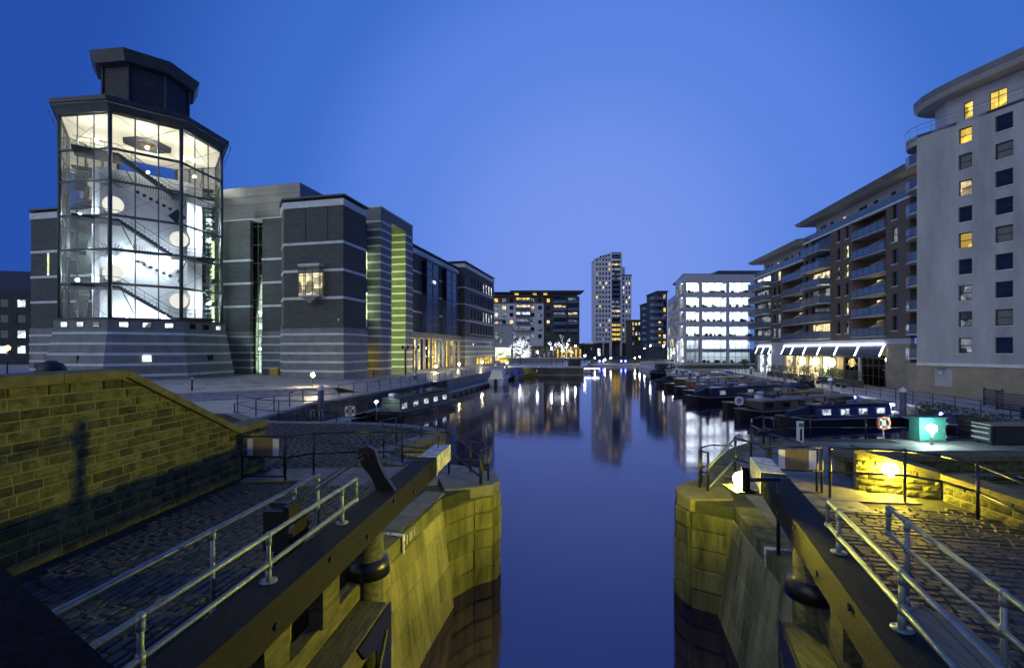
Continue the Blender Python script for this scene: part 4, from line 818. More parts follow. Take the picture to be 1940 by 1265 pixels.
for i, (x0, x1, z0, z1) in enumerate(log):
    k = i if i < 6 else i-6; y = .2 if i < 6 else .35
    g = MB(); g.box(x0, x1, y+1.6, y+1.7, z0, z1).box(x0-.1, x0, y, y+1.7, z0, z1).box(x1, x1+.1, y, y+1.7, z0, z1).box(x0, x1, y, y+1.7, z1, z1+.1); g.build('loggia_back', 'brown_brick', apt)
    MB().box(x0, x1, y-.5, y+1.7, z0-.15, z0).build('balcony_slab', 'blue_clad', apt)
    w_ = (x1-x0); lit = ((k in (0, 1, 2)) if i < 6 else k in (1, 2)); mm = ['lit_yellow', 'lit_warm', 'lit_warm'][k % 3] if lit else ('lit_dim' if k % 2 else 'pane_dark')
    window(apt, x0+w_*.82, z0+1.1, w_*.22, 2.1, mm, y+1.5, bars=(2, 1)); window(apt, x0+w_*.42, z0+1.1, w_*.25, 2.1, 'pane_dark' if not lit else 'lit_warm', y+1.5, bars=(2, 1))
    f = (x0+.0, x1, z0); MB().box(x0, x1, y-.5, y-.47, z0+.08, z0+1.02).build('balcony_glass', 'balcony_glass', apt)
    b = MB(); b.box(x0, x1, y-.52, y-.46, z0+1.02, z0+1.07)
    n = max(3, int(w_/1.2))
    for j in range(n+1): X = x0+w_*j/n; b.box(X-.025, X+.025, y-.53, y-.5, z0, z0+1.02)
    b.build('balcony_rail', 'grey_metal', apt)
    dv = MB(); xm = x0+w_*.55; dv.loft([(xm, y-.4, z0), (xm, y+1.5, z0), (xm, y+1.5, z1-.3), (xm, y-.4, z0+1.1)], [(xm+.06, y-.4, z0), (xm+.06, y+1.5, z0), (xm+.06, y+1.5, z1-.3), (xm+.06, y-.4, z0+1.1)]); dv.build('balcony_screen', 'blue_clad', apt)
for i, (h, a, c, z) in enumerate(bal):
    k = i % 6 if i < 6 else i-6; x0, x1, z0, z1 = h; y = .1 if i < 6 else .25; yo = (-.15 if i < 6 else 0)
    window(apt, (x0+x1)/2, (z0+z1)/2, x1-x0, z1-z0, ['lit_warm', 'pane_dark', 'lit_dim', 'lit_warm', 'pane_dark', 'pane_dark'][k] if i < 6 else rs.choice(['lit_dim', 'lit_cool', 'lit_dim']), y, bars=(3, 1))
    MB().box(a, c, yo-1.5, yo, z-.18, z-.02).build('balcony_slab', 'blue_clad', apt); g = MB(); g.box(a, c, yo-1.5, yo-1.47, z+.05, z+1.0); g.box(a, a+.03, yo-1.47, yo, z+.05, z+1.0); g.box(c-.03, c, yo-1.47, yo, z+.05, z+1.0); g.build('balcony_glass', 'balcony_glass', apt)
    b = MB(); b.box(a, c, yo-1.53, yo-1.45, z+1.0, z+1.05)
    for j in range(4): X = a+.03+(c-a-.06)*j/3; b.box(X-.03, X+.03, yo-1.54, yo-1.5, z-.1, z+1.0)
    b.build('balcony_rail', 'grey_metal', apt)
    MB().box((a+c)/2-.25, (a+c)/2+.2, yo-.9, yo-.5, z, z+.75).build('balcony_chair', 'dark_object', apt)
# penthouse storeys with great sloping eaves
for x0, x1, zt, ov in ((.8, X1-.4, TL, 2.0), (X1+.4, LEN+.4, TH, 2.0)):
    hs = [(x0+(x1-x0)*u, x0+(x1-x0)*u+(1.0 if j % 3 else 1.9), zt+.5, zt+2.2) for j, u in enumerate((.05, .17, .30, .47, .60, .74, .88))]
    MB().holed(x0, x1, zt+.1, zt+3.0, hs, 1.5, .2).build('penthouse_wall', 'blue_clad', apt); MB().quad((x0, 1.5, zt+.1), (x0, 12, zt+.1), (x0, 12, zt+3), (x0, 1.5, zt+3)).build('penthouse_end', 'blue_clad', apt)
    for j, h in enumerate(hs): window(apt, (h[0]+h[1])/2, (h[2]+h[3])/2, h[1]-h[0], 1.7, 'lit_warm' if j in (2, 6) else 'pane_dark', 1.6, bars=(2 if j % 3 == 0 else 1, 1))
    MB().loft([(x0-1.6, -.6, zt+3.05), (x1, -.6, zt+3.05), (x1, 12, zt+3.05), (x0-1.6, 12, zt+3.05)], [(x0-1.9, -1.0, zt+3.5), (x1, -1.0, zt+3.5), (x1, 12, zt+4.4), (x0-1.9, 12, zt+4.4)]).build('eave', 'eave_metal', apt)
    MB().box(x0-1.5, x1-.01, -.5, 11.9, zt+2.98, zt+3.045).build('soffit', 'soffit', apt)
    MB().box(x0-.8, x1, .1, .14, zt+.2, zt+1.05).build('terrace_glass', 'balcony_glass', apt); b = MB(); b.box(x0-.8, x1, .08, .16, zt+1.05, zt+1.1)
    for j in range(14): X = x0-.8+(x1-x0+.8)*j/13; b.box(X-.03, X+.03, .06, .1, zt+.1, zt+1.05)
    b.build('terrace_rail', 'galvanised', apt); MB().box(x0-.8, x1, -.22, .3, zt-.16, zt+.08).build('parapet_coping', 'light_band', apt)
# ground floor: fascia, piers, glazing, lit awnings
MB().box(0, LEN, -.05, .3, 5.35, 6.0).build('fascia', 'blue_clad', apt); MB().box(ax(1681), LEN, -.12, .5, 0, 5.35).build('blank_pier', 'cream_base', apt); MB().box(0, ax(1681), 3.2, 3.4, 0, 5.4).build('restaurant_back', 'cream_base', apt); MB().box(0, ax(1681), .2, 3.3, 5.2, 5.34).build('restaurant_ceiling', 'ceiling', apt)
aw = [1437, 1449, 1462, 1487, 1505, 1529, 1556, 1589, 1629, 1677]
axs = [ax(p) for p in aw]
for i, (a, c) in enumerate(zip(axs, axs[1:])):
    if i == 2:
        MB().box(a, c, -.1, .2, 0, 5.35).build('pier', 'blue_clad', apt); continue
    A = [(a+.12, -.08, 5.25), (c-.12, -.08, 5.25), (c-.12, -.62, 3.95), (a+.12, -.62, 3.95)]; an = MB().loft(A, [(x, y-.03, z-.05) for x, y, z in A]).build('awning', 'awning', apt)
    MB().box(a+.12, c-.12, -.66, -.62, 3.65, 3.93).build('valance', 'awning', an); MB().box(a, c, -.28, -.14, 5.26, 5.40).build('light_strip', 'led_white', an)
    for X in (a+.06, c-.06): MB().loft([(X-.07, -.15, 5.24), (X+.07, -.15, 5.24), (X+.07, -.05, 5.18), (X-.07, -.05, 5.18)], [(X-.07, -.68, 3.9), (X+.07, -.68, 3.9), (X+.07, -.6, 3.86), (X-.07, -.6, 3.86)]).build('light_strip', 'led_white', an)
    w_ = c-a; mm = ['lit_cool', 'lit_cool', '', 'lit_warm', 'lit_warm', 'lit_warm', 'lit_green', '', 'clear_glass', 'clear_glass'][i]
    if i == 6 or i == 7: MB().box(a+w_*(.55 if i == 6 else 0), a+w_*(1 if i == 6 else .25), -.05, .2, 0, 4.6).build('pier', 'cream_base', apt)
    window(apt, a+w_/2, 2.0, w_-.5, 3.9, mm or 'clear_glass', .1, bars=(max(2, int(w_/1.2)), 3), t=.08); MB().box(a-.2, a+.2, -.1, .3, 0, 5.3).build('pier', 'blue_clad', apt)
    MB().ball((a+w_*.5, 1.6, 3.4), .22, 8, 6, .7).build('pendant_lamp', 'pendant', apt, True)
    for j in range(3): MB().box(a+w_*(.2+.25*j), a+w_*(.2+.25*j)+.7, .8, 1.5, 0, .8).build('restaurant_table', 'dark_object', apt)
for i, p in enumerate((1535, 1561, 1593)):
    a = ax(p); t = thing('lantern', ['left', 'middle', 'right'][i]+' of three oval yellow lanterns hung under the quay awnings', 'lantern', tuple((apt.matrix_basis @ Vector((a, -1.2, 2.75)))) if False else (OX-d_.x*a+d_.y*-1.2*1, OY-d_.y*a-d_.x*-1.2, ZR+2.85)); bulb(t, (0, 0, 0), .42, 'lamp_yellow', 'shade', 1.5); MB().tube((0, 0, .6), (0, 0, 1.1), .03).build('hanger', 'frame_dark', t)
# wall lamp bracket, vent
# ------------------------------------------------------------------ curved cream tower
ct = thing('apartment_tower', 'curved cream apartment tower with oversailing rounded roof at right edge', 'building', (46.0, 45.0, ZR))
def C(p): return (p[0]-46.0, p[1]-45.0)
curve = [(50.2, 33), (49.0, 36), (47.9, 39), (46.8, 42), (45.9, 44.4), (45.0, 46.5), (44.1, 48.3), (43.55, 49.4)]
corner = [(43.5, 50.3), (43.9, 51.2), (44.9, 51.9)]
body = [C(p) for p in curve]; 
def seg(p, q): p, q = Vector(p), Vector(q); d = (q-p); return d.length, math.atan2(d.y, d.x)
ZT = 28.0-ZR; row = [5.4-ZR+2.625*k for k in range(9)]
# each flat stretch of the curved wall is a panel of its own with its window openings; walking from far to near as seen from the dock
pts = body[::-1]
cols = {1: .62, 3: .78, 5: .5}               # window column on these stretches
MBW = []
rs = random.Random(5)
lit1 = {8: 'lit_yellow', 7: 'pane_blind', 6: 'lit_warm', 4: 'lit_yellow', 1: 'lit_dim', 2: 'lit_dim', 0: 'lit_dim'}
for i, (p, q) in enumerate(zip(pts, pts[1:])):
    ln, rz = seg(p, q); hs = []
    if i in (2, 3, 5):
        c = ln*{2: .30, 3: .48, 5: .5}[i]; w_ = 1.05 if i == 2 else 1.25
        hs = [(c-w_/2, c+w_/2, z-.77, z+.77) for z in row]
    wpart = MB().holed(0, ln, 3.3, ZT, hs, 0, .3).build('wall', 'cream', ct); wpart.location = (p[0], p[1], 0); wpart.rotation_euler = (0, 0, rz)
    for k, h in enumerate(hs):
        P = Vector((p[0], p[1], 0))+Matrix.Rotation(rz, 3, 'Z') @ Vector(((h[0]+h[1])/2, .19, 0))
        sl = MB().box(h[0]-.06, h[1]+.06, -.07, .05, h[2]-.08, h[2]-.005).build('sill', 'light_band', ct); sl.location = (p[0], p[1], 0); sl.rotation_euler = (0, 0, rz)
        window(ct, 0, 0, h[1]-h[0], 1.54, (lit1.get(k, 'pane_dark') if i == 2 else ['pane_dark', 'pane_blind', 'pane_dark', 'pane_dark', 'pane_blind', 'pane_dark', 'pane_dark', 'pane_blind', 'pane_dark'][k]), base=(P.x, P.y, row[k]), rz=rz, bars=(1, 2) if i == 2 else (1, 2), t=.1)
    bs = MB().box(0, ln, -.0, .4, 0, 3.0).build('base_wall', 'cream_base', ct); bs.location = (p[0], p[1], 0); bs.rotation_euler = (0, 0, rz)
    bd = MB().box(0, ln, -.12, .4, 3.0, 3.3).build('base_band', 'light_band', ct); bd.location = (p[0], p[1], 0); bd.rotation_euler = (0, 0, rz)
    if i in (1, 4):
        for k in range(9): s_ = MB().box(.3, ln-.3, -.03-.02*(k % 2), 0, .9+k*.2, 1.08+k*.2).build('vent_louvre', 'blue_clad', ct); s_.location = (p[0], p[1], 0); s_.rotation_euler = (0, 0, rz)
MB().prism(body+[C((60, 50)), C((60, 33))], ZT-.3, ZT).build('roof_deck', 'lead_roof', ct)
# balconies round the far corner
bc = [C(p) for p in [(43.55, 49.4), *corner, (48, 52.2)]]; inn = [C(p) for p in [(44.6, 49.5), (45.2, 50.6), (46.2, 51.6)]]
MB().loft([(*p, 3.0) for p in [inn[0], inn[1], inn[2], C((50, 52)), C((50, 49.5))]], [(*p, ZT) for p in [inn[0], inn[1], inn[2], C((50, 52)), C((50, 49.5))]]).build('recess_wall', 'cream', ct)
for k in range(10):
    z = row[0]-1.35+2.625*k
    if k < 9 or True: MB().prism([bc[0], inn[0], inn[1], inn[2], bc[3], bc[2], bc[1]][::-1], z-.12, z+.06).build('balcony_slab', 'blue_clad', ct)
    if k < 9:
        g = MB()
        for p, q in zip(bc[:3], bc[1:4]): g.quad((*p, z+.1), (*q, z+.1), (*q, z+1.05), (*p, z+1.05))
        g.build('balcony_glass', 'balcony_glass', ct); MB().path([(*p, z+1.08) for p in bc[:4]], .03, 6).build('balcony_rail', 'grey_metal', ct)
        P = Vector(inn[0]).lerp(Vector(inn[1]), .5); window(ct, 0, 0, 1.1, 2.1, rs.choice(['pane_dark', 'pane_dark', 'lit_dim']), base=(P.x-.12, P.y-.06, z+1.2), rz=seg(inn[1], inn[0])[1], bars=(2, 1))
MB().prism([bc[0], C((45.5, 49.6)), C((46, 52)), bc[3], bc[2], bc[1]][::-1], 0, 3.25).build('corner_base', 'cream_base', ct); MB().prism([bc[0], inn[0], inn[1], inn[2], bc[3], bc[2], bc[1]][::-1], ZT-1.0, ZT).build('corner_fascia', 'cream', ct)
# penthouse and its great rounded roof
ph = [C(p) for p in [(53.0, 33), (50.6, 38), (48.6, 42.5), (47.0, 46.5), (46.4, 49), (47, 51), (60, 51), (60, 33)]]
for i, (p, q) in enumerate(zip(ph[::-1][2:], ph[::-1][3:])):
    pass
for p, q, hs in ((ph[4], ph[3], [(1.5, 2.3)]), (ph[3], ph[2], [(1.0, 2.3)]), (ph[2], ph[1], [(.3, 1.3), (1.6, 2.9)]), (ph[1], ph[0], [])):
    ln, rz = seg(p, q); H = [(a, c, ZT+.5, ZT+2.4) for a, c in hs]; wp_ = MB().holed(0, ln, ZT, ZT+3.4, H, 0, .2).build('penthouse_wall', 'blue_clad', ct); wp_.location = (p[0], p[1], 0); wp_.rotation_euler = (0, 0, rz)
    for h in H: P = Vector((p[0], p[1], 0))+Matrix.Rotation(rz, 3, 'Z') @ Vector(((h[0]+h[1])/2, .1, 0)); window(ct, 0, 0, h[1]-h[0], 1.9, 'lit_yellow', base=(P.x, P.y, ZT+1.45), rz=rz, bars=(2, 1) if h[1]-h[0] > 1.2 else (1, 2))
MB().quad(*[(*p, ZT+3.39) for p in ph]).build('penthouse_ceiling', 'soffit', ct); MB().loft([(*ph[4], ZT), (*ph[5], ZT), (*ph[5], ZT+3.4), (*ph[4], ZT+3.4)], [(ph[4][0]+.2, ph[4][1]-.1, ZT), (ph[5][0]+.2, ph[5][1]-.1, ZT), (ph[5][0]+.2, ph[5][1]-.1, ZT+3.4), (ph[4][0]+.2, ph[4][1]-.1, ZT+3.4)]).build('penthouse_end', 'blue_clad', ct)
rf = [C(p) for p in [(50.4, 32), (48.9, 36), (47.5, 40), (46.4, 43.5), (45.5, 46.5), (45.1, 48.6), (45.1, 50.2), (45.5, 51.5), (46.3, 52.3), (47.6, 52.6), (60, 52.6), (60, 32)]]
rf = rf[::-1]
rf2 = offset(rf, .35)
MB().loft([(*p, ZT+3.42) for p in rf], [(*p, ZT+3.85) for p in rf2]).build('roof_soffit', 'soffit', ct); MB().loft([(*p, ZT+3.86) for p in rf2], [(*p, ZT+4.55) for p in rf2]).build('roof_edge', 'eave_metal', ct)
b = MB(); rp_ = [(*p, ZT+1.0) for p in body[::-1]]; b.path([(*bc[2], ZT+1), (*bc[1], ZT+1)]+rp_, .03, 6); b.path([(x, y, ZT+.55) for x, y, z in rp_], .02, 5)
for p in body+bc[1:3]: b.tube((*p, ZT), (*p, ZT+1.0), .025, 5)
b.build('terrace_rail', 'galvanised', ct)
for i, (x, y, z) in enumerate(((44.4, 47.4, 2.7), (47.0, 41.2, 2.6))):
    P = C((x-.35, y-.2)); MB().box(P[0]-.25, P[0]+.25, P[1]-.3, P[1]+.3, z, z+.08).build('wall_light_hood', 'frame_dark', ct); MB().box(P[0]-.1, P[0]+.1, P[1]-.1, P[1]+.1, z-.5, z-.25).build('wall_light_box', 'white_paint', ct)
# planters, shrubs, quay furniture
def shrub(label, x, y, z, r, h, seed, group=None, m='leaf', cat='shrub', name='shrub'):
    rs = random.Random(seed); t = thing(name, label, cat, (x, y, z), 0, group); b = MB()
    for k in range(int(240*r)):
        a = rs.random()*6.28; rr = r*math.sqrt(rs.random()); zz = h*(.15+.85*rs.random()); rr *= (1-.5*abs(zz/h-.5)); c = Vector((rr*math.cos(a), rr*math.sin(a), zz)); u = Vector((rs.gauss(0, 1), rs.gauss(0, 1), rs.gauss(0, 1))).normalized()*.14; v = u.orthogonal().normalized()*.06
        b.quad(c-u, c+v, c+u, c-v)
    b.build('foliage', m, t); st = MB()
    for k in range(5): a = k*1.26; st.tube((0, 0, 0), (r*.5*math.cos(a), r*.5*math.sin(a), h*.7), .02, 4)
    st.build('stem', 'bark', t)
def along(a, off): return (OX-d_.x*a-d_.y*off, OY-d_.y*a+d_.x*off)
for i, p in enumerate((1492, 1512, 1533, 1560, 1600, 1618, 1640, 1662)):
    x, y = along(ax(p), 2.6); t = thing('planter', ORD[i]+' wooden planter from the office along the restaurant front', 'planter', (x, y, ZR), math.atan2(-d_.y, -d_.x)); MB().box(-1.2, 1.2, -.35, .35, 0, .8).build('box', 'planter', t); MB().box(-1.25, 1.25, -.4, .4, .8, .86).build('rim', 'coping', t)
    shrub('leafy shrub in the '+ORD[i]+' planter along the restaurant front', x, y, ZR+.8, .9, 1.25, 40+i, 'planter shrubs')
x, y = along(ax(1443), 3.2); t = thing('topiary_tree', 'small round clipped tree by the restaurant corner', 'tree', (x, y, ZR)); MB().tube((0, 0, 0), (0, 0, 1.7), .05).build('trunk', 'bark', t); b = MB()
for k in range(260): u = Vector((random.gauss(0, 1), random.gauss(0, 1), random.gauss(0, 1))).normalized(); c = u*.62*random.uniform(.8, 1.05)+Vector((0, 0, 2.2)); a = u.orthogonal().normalized()*.1; v = u.cross(a); b.quad(c-a, c+v, c+a, c-v)
b.build('crown', 'leaf', t)
for i, (x, y) in enumerate([(41.2, 57.5), (42.6, 64.5), (43.6, 70)]):
    t = thing('bench', ORD[i]+' grey bench on the right promenade', 'bench', (x, y, ZR), R(82)); MB().box(-.9, .9, -.25, .25, .40, .46).build('seat', 'boat_grey', t)
    for s in (-.7, .7): MB().box(s-.06, s+.06, -.2, .2, 0, .40).build('leg', 'dark_object', t)
for i, (x, y, w_) in enumerate([(37.8, 34.8, 1.4), (39.8, 38.0, 1.0)]):
    t = thing('metal_fence_panel', ['dark slatted gate panel by the ramp below the cream tower', 'short dark fence panel under the first tower vent'][i], 'fence', (x, y, ZR), R(75)); 
    for k in range(7): MB().box(-w_, -w_+2*w_, -.03, .03, .1+k*.19, .24+k*.19).build('slat', 'frame_dark', t)
    for s in (-w_, w_): MB().box(s-.05, s+.05, -.05, .05, 0, 1.5).build('post', 'frame_dark', t)
t = thing('gangway', 'dark steel gangway with galvanised handrail at right edge', 'gangway', (34.6, 31.2, ZR), R(-20)); MB().box(0, 12, 0, .12, -.3, .8).build('side_plate', 'frame_dark', t); MB().box(0, 12, 0, 1.6, -.3, -.2).build('deck', 'deck', t); MB().path([(0, 0, 1.15), (12, 0, 1.15)], .035).build('handrail', 'galvanised', t)
for k in range(13): MB().box(k*.95, k*.95+.08, -.04, 0, -.3, .8).build('stiffener', 'frame_dark', t)
# ------------------------------------------------------------------ glass office block
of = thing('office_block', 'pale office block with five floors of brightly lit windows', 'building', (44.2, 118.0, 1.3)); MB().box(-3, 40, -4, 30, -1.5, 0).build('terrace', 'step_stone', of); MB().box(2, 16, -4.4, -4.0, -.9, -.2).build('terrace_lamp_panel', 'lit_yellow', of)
W_ = 18.9; bays = [(.6, 4.0), (4.7, 11.0), (11.7, 18.3)]; fz = [7.0, 10.72, 14.44, 18.16]; hol = [(a, c, z+.15, z+2.65) for a, c in bays for z in fz]+[(a, c, .3, 6.2) for a, c in bays]
MB().holed(0, W_, 0, 23.0, hol, 0, .35).build('front_wall', 'office_clad', of)
for a, c, z0, z1 in hol:
    big = z1-z0 > 4; wn = window(of, (a+c)/2, (z0+z1)/2, c-a, z1-z0, 'clear_glass', .2, bars=(3 if c-a < 6 else 4, 4 if big else 1), t=.08)
    MB().box(a-.4, c+.4, 3.6, 3.7, z0-.2, z1+.3).build('room_back', 'interior_white', of); MB().box(a-.4, c+.4, .5, 3.7, z1+.2, z1+.25).build('room_ceiling', 'interior_white', of); MB().box(a-.4, c+.4, .5, 3.7, z0-.25, z0-.2).build('room_floor', 'flag', of)
    for j in range(3): u = a+(c-a)*(j+.5)/3; MB().box(u-.7, u+.7, 1.0, 3.0, z1+.12, z1+.18).build('ceiling_light', 'lit_office_strip', of)
    rs = random.Random(int(a*10+z0*7)); n = int((c-a)*1.6)
    for j in range(n): u = a+.2+(c-a-.4)*rs.random(); h = rs.uniform(.35, .8); MB().box(u-.12, u+rs.uniform(.1, .5), .7, 1.2, z0-.2, z0+h).build('desk_item', rs.choice(['dark_object', 'dark_object', 'dark_wall', 'leaf']), of)
    if big: MB().box(a, c, .45, .6, 3.0, 3.9).build('floor_edge', 'blue_clad', of)
for k in range(10): MB().box(bays[0][0]+.1+k*.33, bays[0][0]+.22+k*.33, -.05, .2, .2, 6.2).build('fin', 'office_clad', of)
side = [(-a*1.0, 0) for a in ()]
# receding left side of the office, then the brick wing behind it
sv = Vector((2.7, 13.7)); sl_ = sv.length; sr = math.atan2(-sv.y, -sv.x); sh = [(sl_-c, sl_-a, z+.15, z+2.65) for a, c in ((.5, 4.0), (4.6, 8.4), (9.0, 13.2)) for z in fz]+[(sl_-c, sl_-a, .3, 6.2) for a, c in ((.5, 4.0), (4.6, 8.4), (9.0, 13.2))]
s_ = MB().holed(0, sl_, 0, 23.0, sh, 0, .3).build('side_wall', 'office_clad', of); s_.location = (sv.x, sv.y, 0); s_.rotation_euler = (0, 0, sr)
for h in sh:
    P = Vector((sv.x, sv.y, 0))+Matrix.Rotation(sr, 3, 'Z') @ Vector(((h[0]+h[1])/2, .15, 0)); window(of, 0, 0, h[1]-h[0], h[3]-h[2], 'lit_dim' if h[3] > 8 else 'lit_cool', base=(P.x, P.y, (h[2]+h[3])/2), rz=sr, bars=(3, 1))
MB().prism([(0, .5), (W_, .5), (W_, 20), (4, 20), (2.8, 13.8)], 23.0, 23.25).build('roof', 'lead_roof', of); MB().loft([(9, 5, 23.25), (30, 5, 23.25), (30, 16, 23.25), (9, 16, 23.25)], [(11.5, 6, 25), (30, 6, 25), (30, 16, 25), (11.5, 16, 25)]).build('plant_room', 'grey_metal', of)
MB().box(W_-.01, W_+14, .3, .6, 0, 22.6).build('return_wall', 'office_clad', of)
bw = thing('brick_office_wing', 'narrow office wing with glazed upper floors behind the lit office', 'building', (46.9, 131.7, 1.3), sr); ww = 16.0; hh = [(a, a+3.4, z, z+2.6) for a in (-15.5, -11.5, -7.5, -3.7) for z in (4.5, 8, 11.5, 15)]
MB().holed(-ww, 0, 0, 19.4, hh, 0, .3).build('wall', 'office_clad', bw); MB().box(-ww, 0, .4, 8, 19.3, 19.6).build('roof', 'lead_roof', bw)
for k, h in enumerate(hh): window(bw, (h[0]+h[1])/2, (h[2]+h[3])/2, 3.4, 2.6, 'lit_warm' if k in (4, 8, 1) else 'lit_dim', bars=(3, 1))
for k in range(8): MB().box(-ww+k*2, -ww+.6+k*2, -.06, 0, 0, 4.2).build('glazed_strip', ['lit_green', 'lit_cool', 'lit_dim'][k % 3], bw)
# ================================================================== FAR END OF THE DOCK
rs = random.Random(11)
def XP(px, Y): return (px-970)/F*Y
def ZY(py, Y): return CZ+(HZ-py)/F*Y
# --- pale apartment block at the far left
Y0 = 195.0; x0 = XP(935, Y0); fa = thing('apartment_block', 'white and grey apartment block with layered flat roofs at far left quay', 'building', (x0, Y0, ZQ)); q = lambda px: XP(px, Y0)-x0
rows = [ZY(y, Y0)-ZQ for y in (637, 623.5, 610, 596.5, 583, 569)]; hol = [(q(p)-.8, q(p)+.8, z-.8, z+.9) for p in (940, 955, 969, 1009, 1023) for z in rows]
bz = [(q(978), q(1004), z-.9, z+1.2) for z in rows[1:]]
zt = ZY(575, Y0)-ZQ; HT = ZY(560, Y0)-ZQ; s = MB()
MB().holed(0, q(1030), 5.5, zt, [h for h in hol if h[3] < zt]+[h for h in bz if h[3] < zt], 0, .3).build('wall', 'pale_render', fa); MB().holed(0, q(1030), zt+.003, HT, [h for h in hol if h[3] > zt]+[h for h in bz if h[3] > zt], -.05, .3).build('upper_wall', 'brown_brick', fa)
for h in hol: window(fa, (h[0]+h[1])/2, (h[2]+h[3])/2, 1.6, 1.7, rs.choice(['pane_dark']*7+['lit_warm', 'lit_dim', 'lit_dim']) if h[3] < zt or h[0] > 3 else 'lit_yellow', .15, bars=(2, 1))
for k, h in enumerate(bz):
    window(fa, (h[0]+h[1])/2, (h[2]+h[3])/2, h[1]-h[0], 2.1, ['lit_dim', 'lit_dim', 'lit_cool', 'lit_warm', 'lit_yellow'][k], .15, bars=(4, 1)); MB().box(h[0]-.2, h[1]+.2, -1.4, -.05, h[2]-.15, h[2]).build('balcony_slab', 'dark_wall', fa); MB().box(h[0]-.2, h[1]+.2, -1.4, -1.35, h[2], h[2]+1).build('balcony_glass', 'balcony_glass', fa)
dk = []
for z in rows[1:]: dk += [(q(1036), q(1042), z-.8, z+.9), (q(1049), q(1072), z-.9, z+1.2), (q(1077), q(1094), z-.9, z+1.2)]
MB().holed(q(1030)+.003, q(1098), 5.5, HT-.5, dk, .3, .3).build('dark_wall', 'dark_wall', fa)
for k, h in enumerate(dk):
    window(fa, (h[0]+h[1])/2, (h[2]+h[3])/2, h[1]-h[0], h[3]-h[2], rs.choice(['pane_dark', 'pane_dark', 'pane_dark', 'lit_dim', 'lit_warm', 'lit_yellow']), .45, bars=(3 if k % 3 else 1, 1))
    if k % 3: MB().box(h[0]-.2, h[1]+.3, -1.3, .3, h[2]-.15, h[2]).build('balcony_slab', 'grey_render', fa); MB().box(h[0]-.2, h[1]+.3, -1.3, -1.25, h[2], h[2]+1).build('balcony_glass', 'balcony_glass', fa)
MB().quad((q(1098), .3, 5.5), (q(1098), 16, 5.5), (q(1098), 16, HT), (q(1098), .3, HT)).build('end_wall', 'dark_wall', fa); MB().box(0, q(1098), .4, 16, HT-.6, HT-.4).build('roof_deck', 'lead_roof', fa)
for a, c, z, w_ in ((-.5, q(1060), ZY(561, Y0)-ZQ, 1.2), (0, q(1100), ZY(554.5, Y0)-ZQ, .2), (q(966), q(1108), ZY(551, Y0)-ZQ, -1.0)): MB().box(a, c, -w_, 14, z, z+.35).build('roof_slab', 'grey_metal', fa)
MB().box(.6, q(1095), 1.6, 12, HT-.3, ZY(555, Y0)-ZQ).build('penthouse', 'dark_wall', fa); MB().box(q(985), q(1020), 4, 12, ZY(551, Y0)-ZQ+.35, ZY(548, Y0)-ZQ).build('plant_room', 'grey_metal', fa)
for p in (975, 1010, 1030): MB().box(q(p), q(p)+1.6, 1.5, 1.6, HT+.3, HT+1.2).build('penthouse_window', 'lit_yellow', fa)
MB().box(0, q(1098), 1.6, 1.8, 0, 5.5).build('arcade_back', 'cream_base', fa)
for k in range(12): p = 1000+k*8.6; MB().box(q(p), q(p)+.7, -.3, .4, 0, 5.5).build('arcade_column', 'cream_base' if k < 7 else 'yellow_paint', fa); MB().box(q(p)+1, q(p)+1.6, 1.5, 1.58, .6, 4.2).build('arcade_window', 'lit_dim' if k < 6 else 'lit_yellow', fa)
for k in range(5): MB().ball((q(1066+k*7.5), .9, 4.6), .2, 6, 5).build('arcade_lamp', 'lamp_yellow', fa)
# --- stone and glass pavilion before it
Y1 = 168.0; x1 = XP(932, Y1); pv = thing('pavilion', 'low stone pavilion with glazed corner before the white apartments', 'building', (x1, Y1, ZQ)); q = lambda px: XP(px, Y1)-x1
zt = ZY(616, Y1)-ZQ; hs = [(q(938), q(951), ZY(650, Y1)-ZQ, ZY(629, Y1)-ZQ), (q(938), q(968), 0.1, ZY(658, Y1)-ZQ)]; MB().holed(0, q(971), 0, zt, hs, 0, .5).build('wall', 'step_stone', pv)
for h in hs: window(pv, (h[0]+h[1])/2, (h[2]+h[3])/2, h[1]-h[0], h[3]-h[2], 'lit_dim' if h[2] > 1 else 'lit_green', .3, bars=(2, 2))
MB().box(0, q(971), .6, 9, zt, zt+.3).build('roof', 'grey_metal', pv); MB().box(q(932)-.5, q(958), -.6, 2, zt+1.6, zt+2.0).build('canopy', 'frame_dark', pv); 
for zz, h_ in ((2.2, 4.2), (6.8, 4.4)): window(pv, q(988), zz+.3, q(1004)-q(972), h_, 'lit_dim' if zz > 3 else 'lit_cool', .4, bars=(5, 2))
MB().box(q(971), q(1004), .2, 8, ZY(626, Y1)-ZQ, ZY(623, Y1)-ZQ).build('glass_roof', 'office_clad', pv)
# --- white residential tower
Y2 = 281.0; cl = thing('tower_block', 'slender white tower block with dark glazed stripe at the dock end', 'tower', (XP(1127, Y2), Y2, 1.1)); q = lambda px: XP(px, Y2)-XP(1127, Y2)
rz = [9.5+2.86*k for k in range(18)]; wx = q(1158)
hol = [(wx*(.08+.19*c), wx*(.08+.19*c)+1.0, z, z+1.55) for c in range(5) for z in rz]
MB().holed(0, wx, 8, 59.2, hol, 0, .35).build('west_wall', 'tower_clad', cl); MB().loft([(0, 0, 59.2), (wx, 0, 59.2), (wx, .3, 59.2), (0, .3, 59.2)], [(0, 0, 59.4), (wx, 0, 63.3), (wx, .3, 63.3), (0, .3, 59.4)]).build('sloping_parapet', 'tower_clad', cl)
for h in hol: MB().box(h[0]+.04, h[1]-.04, .2, .26, h[2]+.04, h[3]-.04).build('window', rs.choice(['pane_dark']*12+['lit_warm', 'lit_yellow', 'lit_dim']), cl)
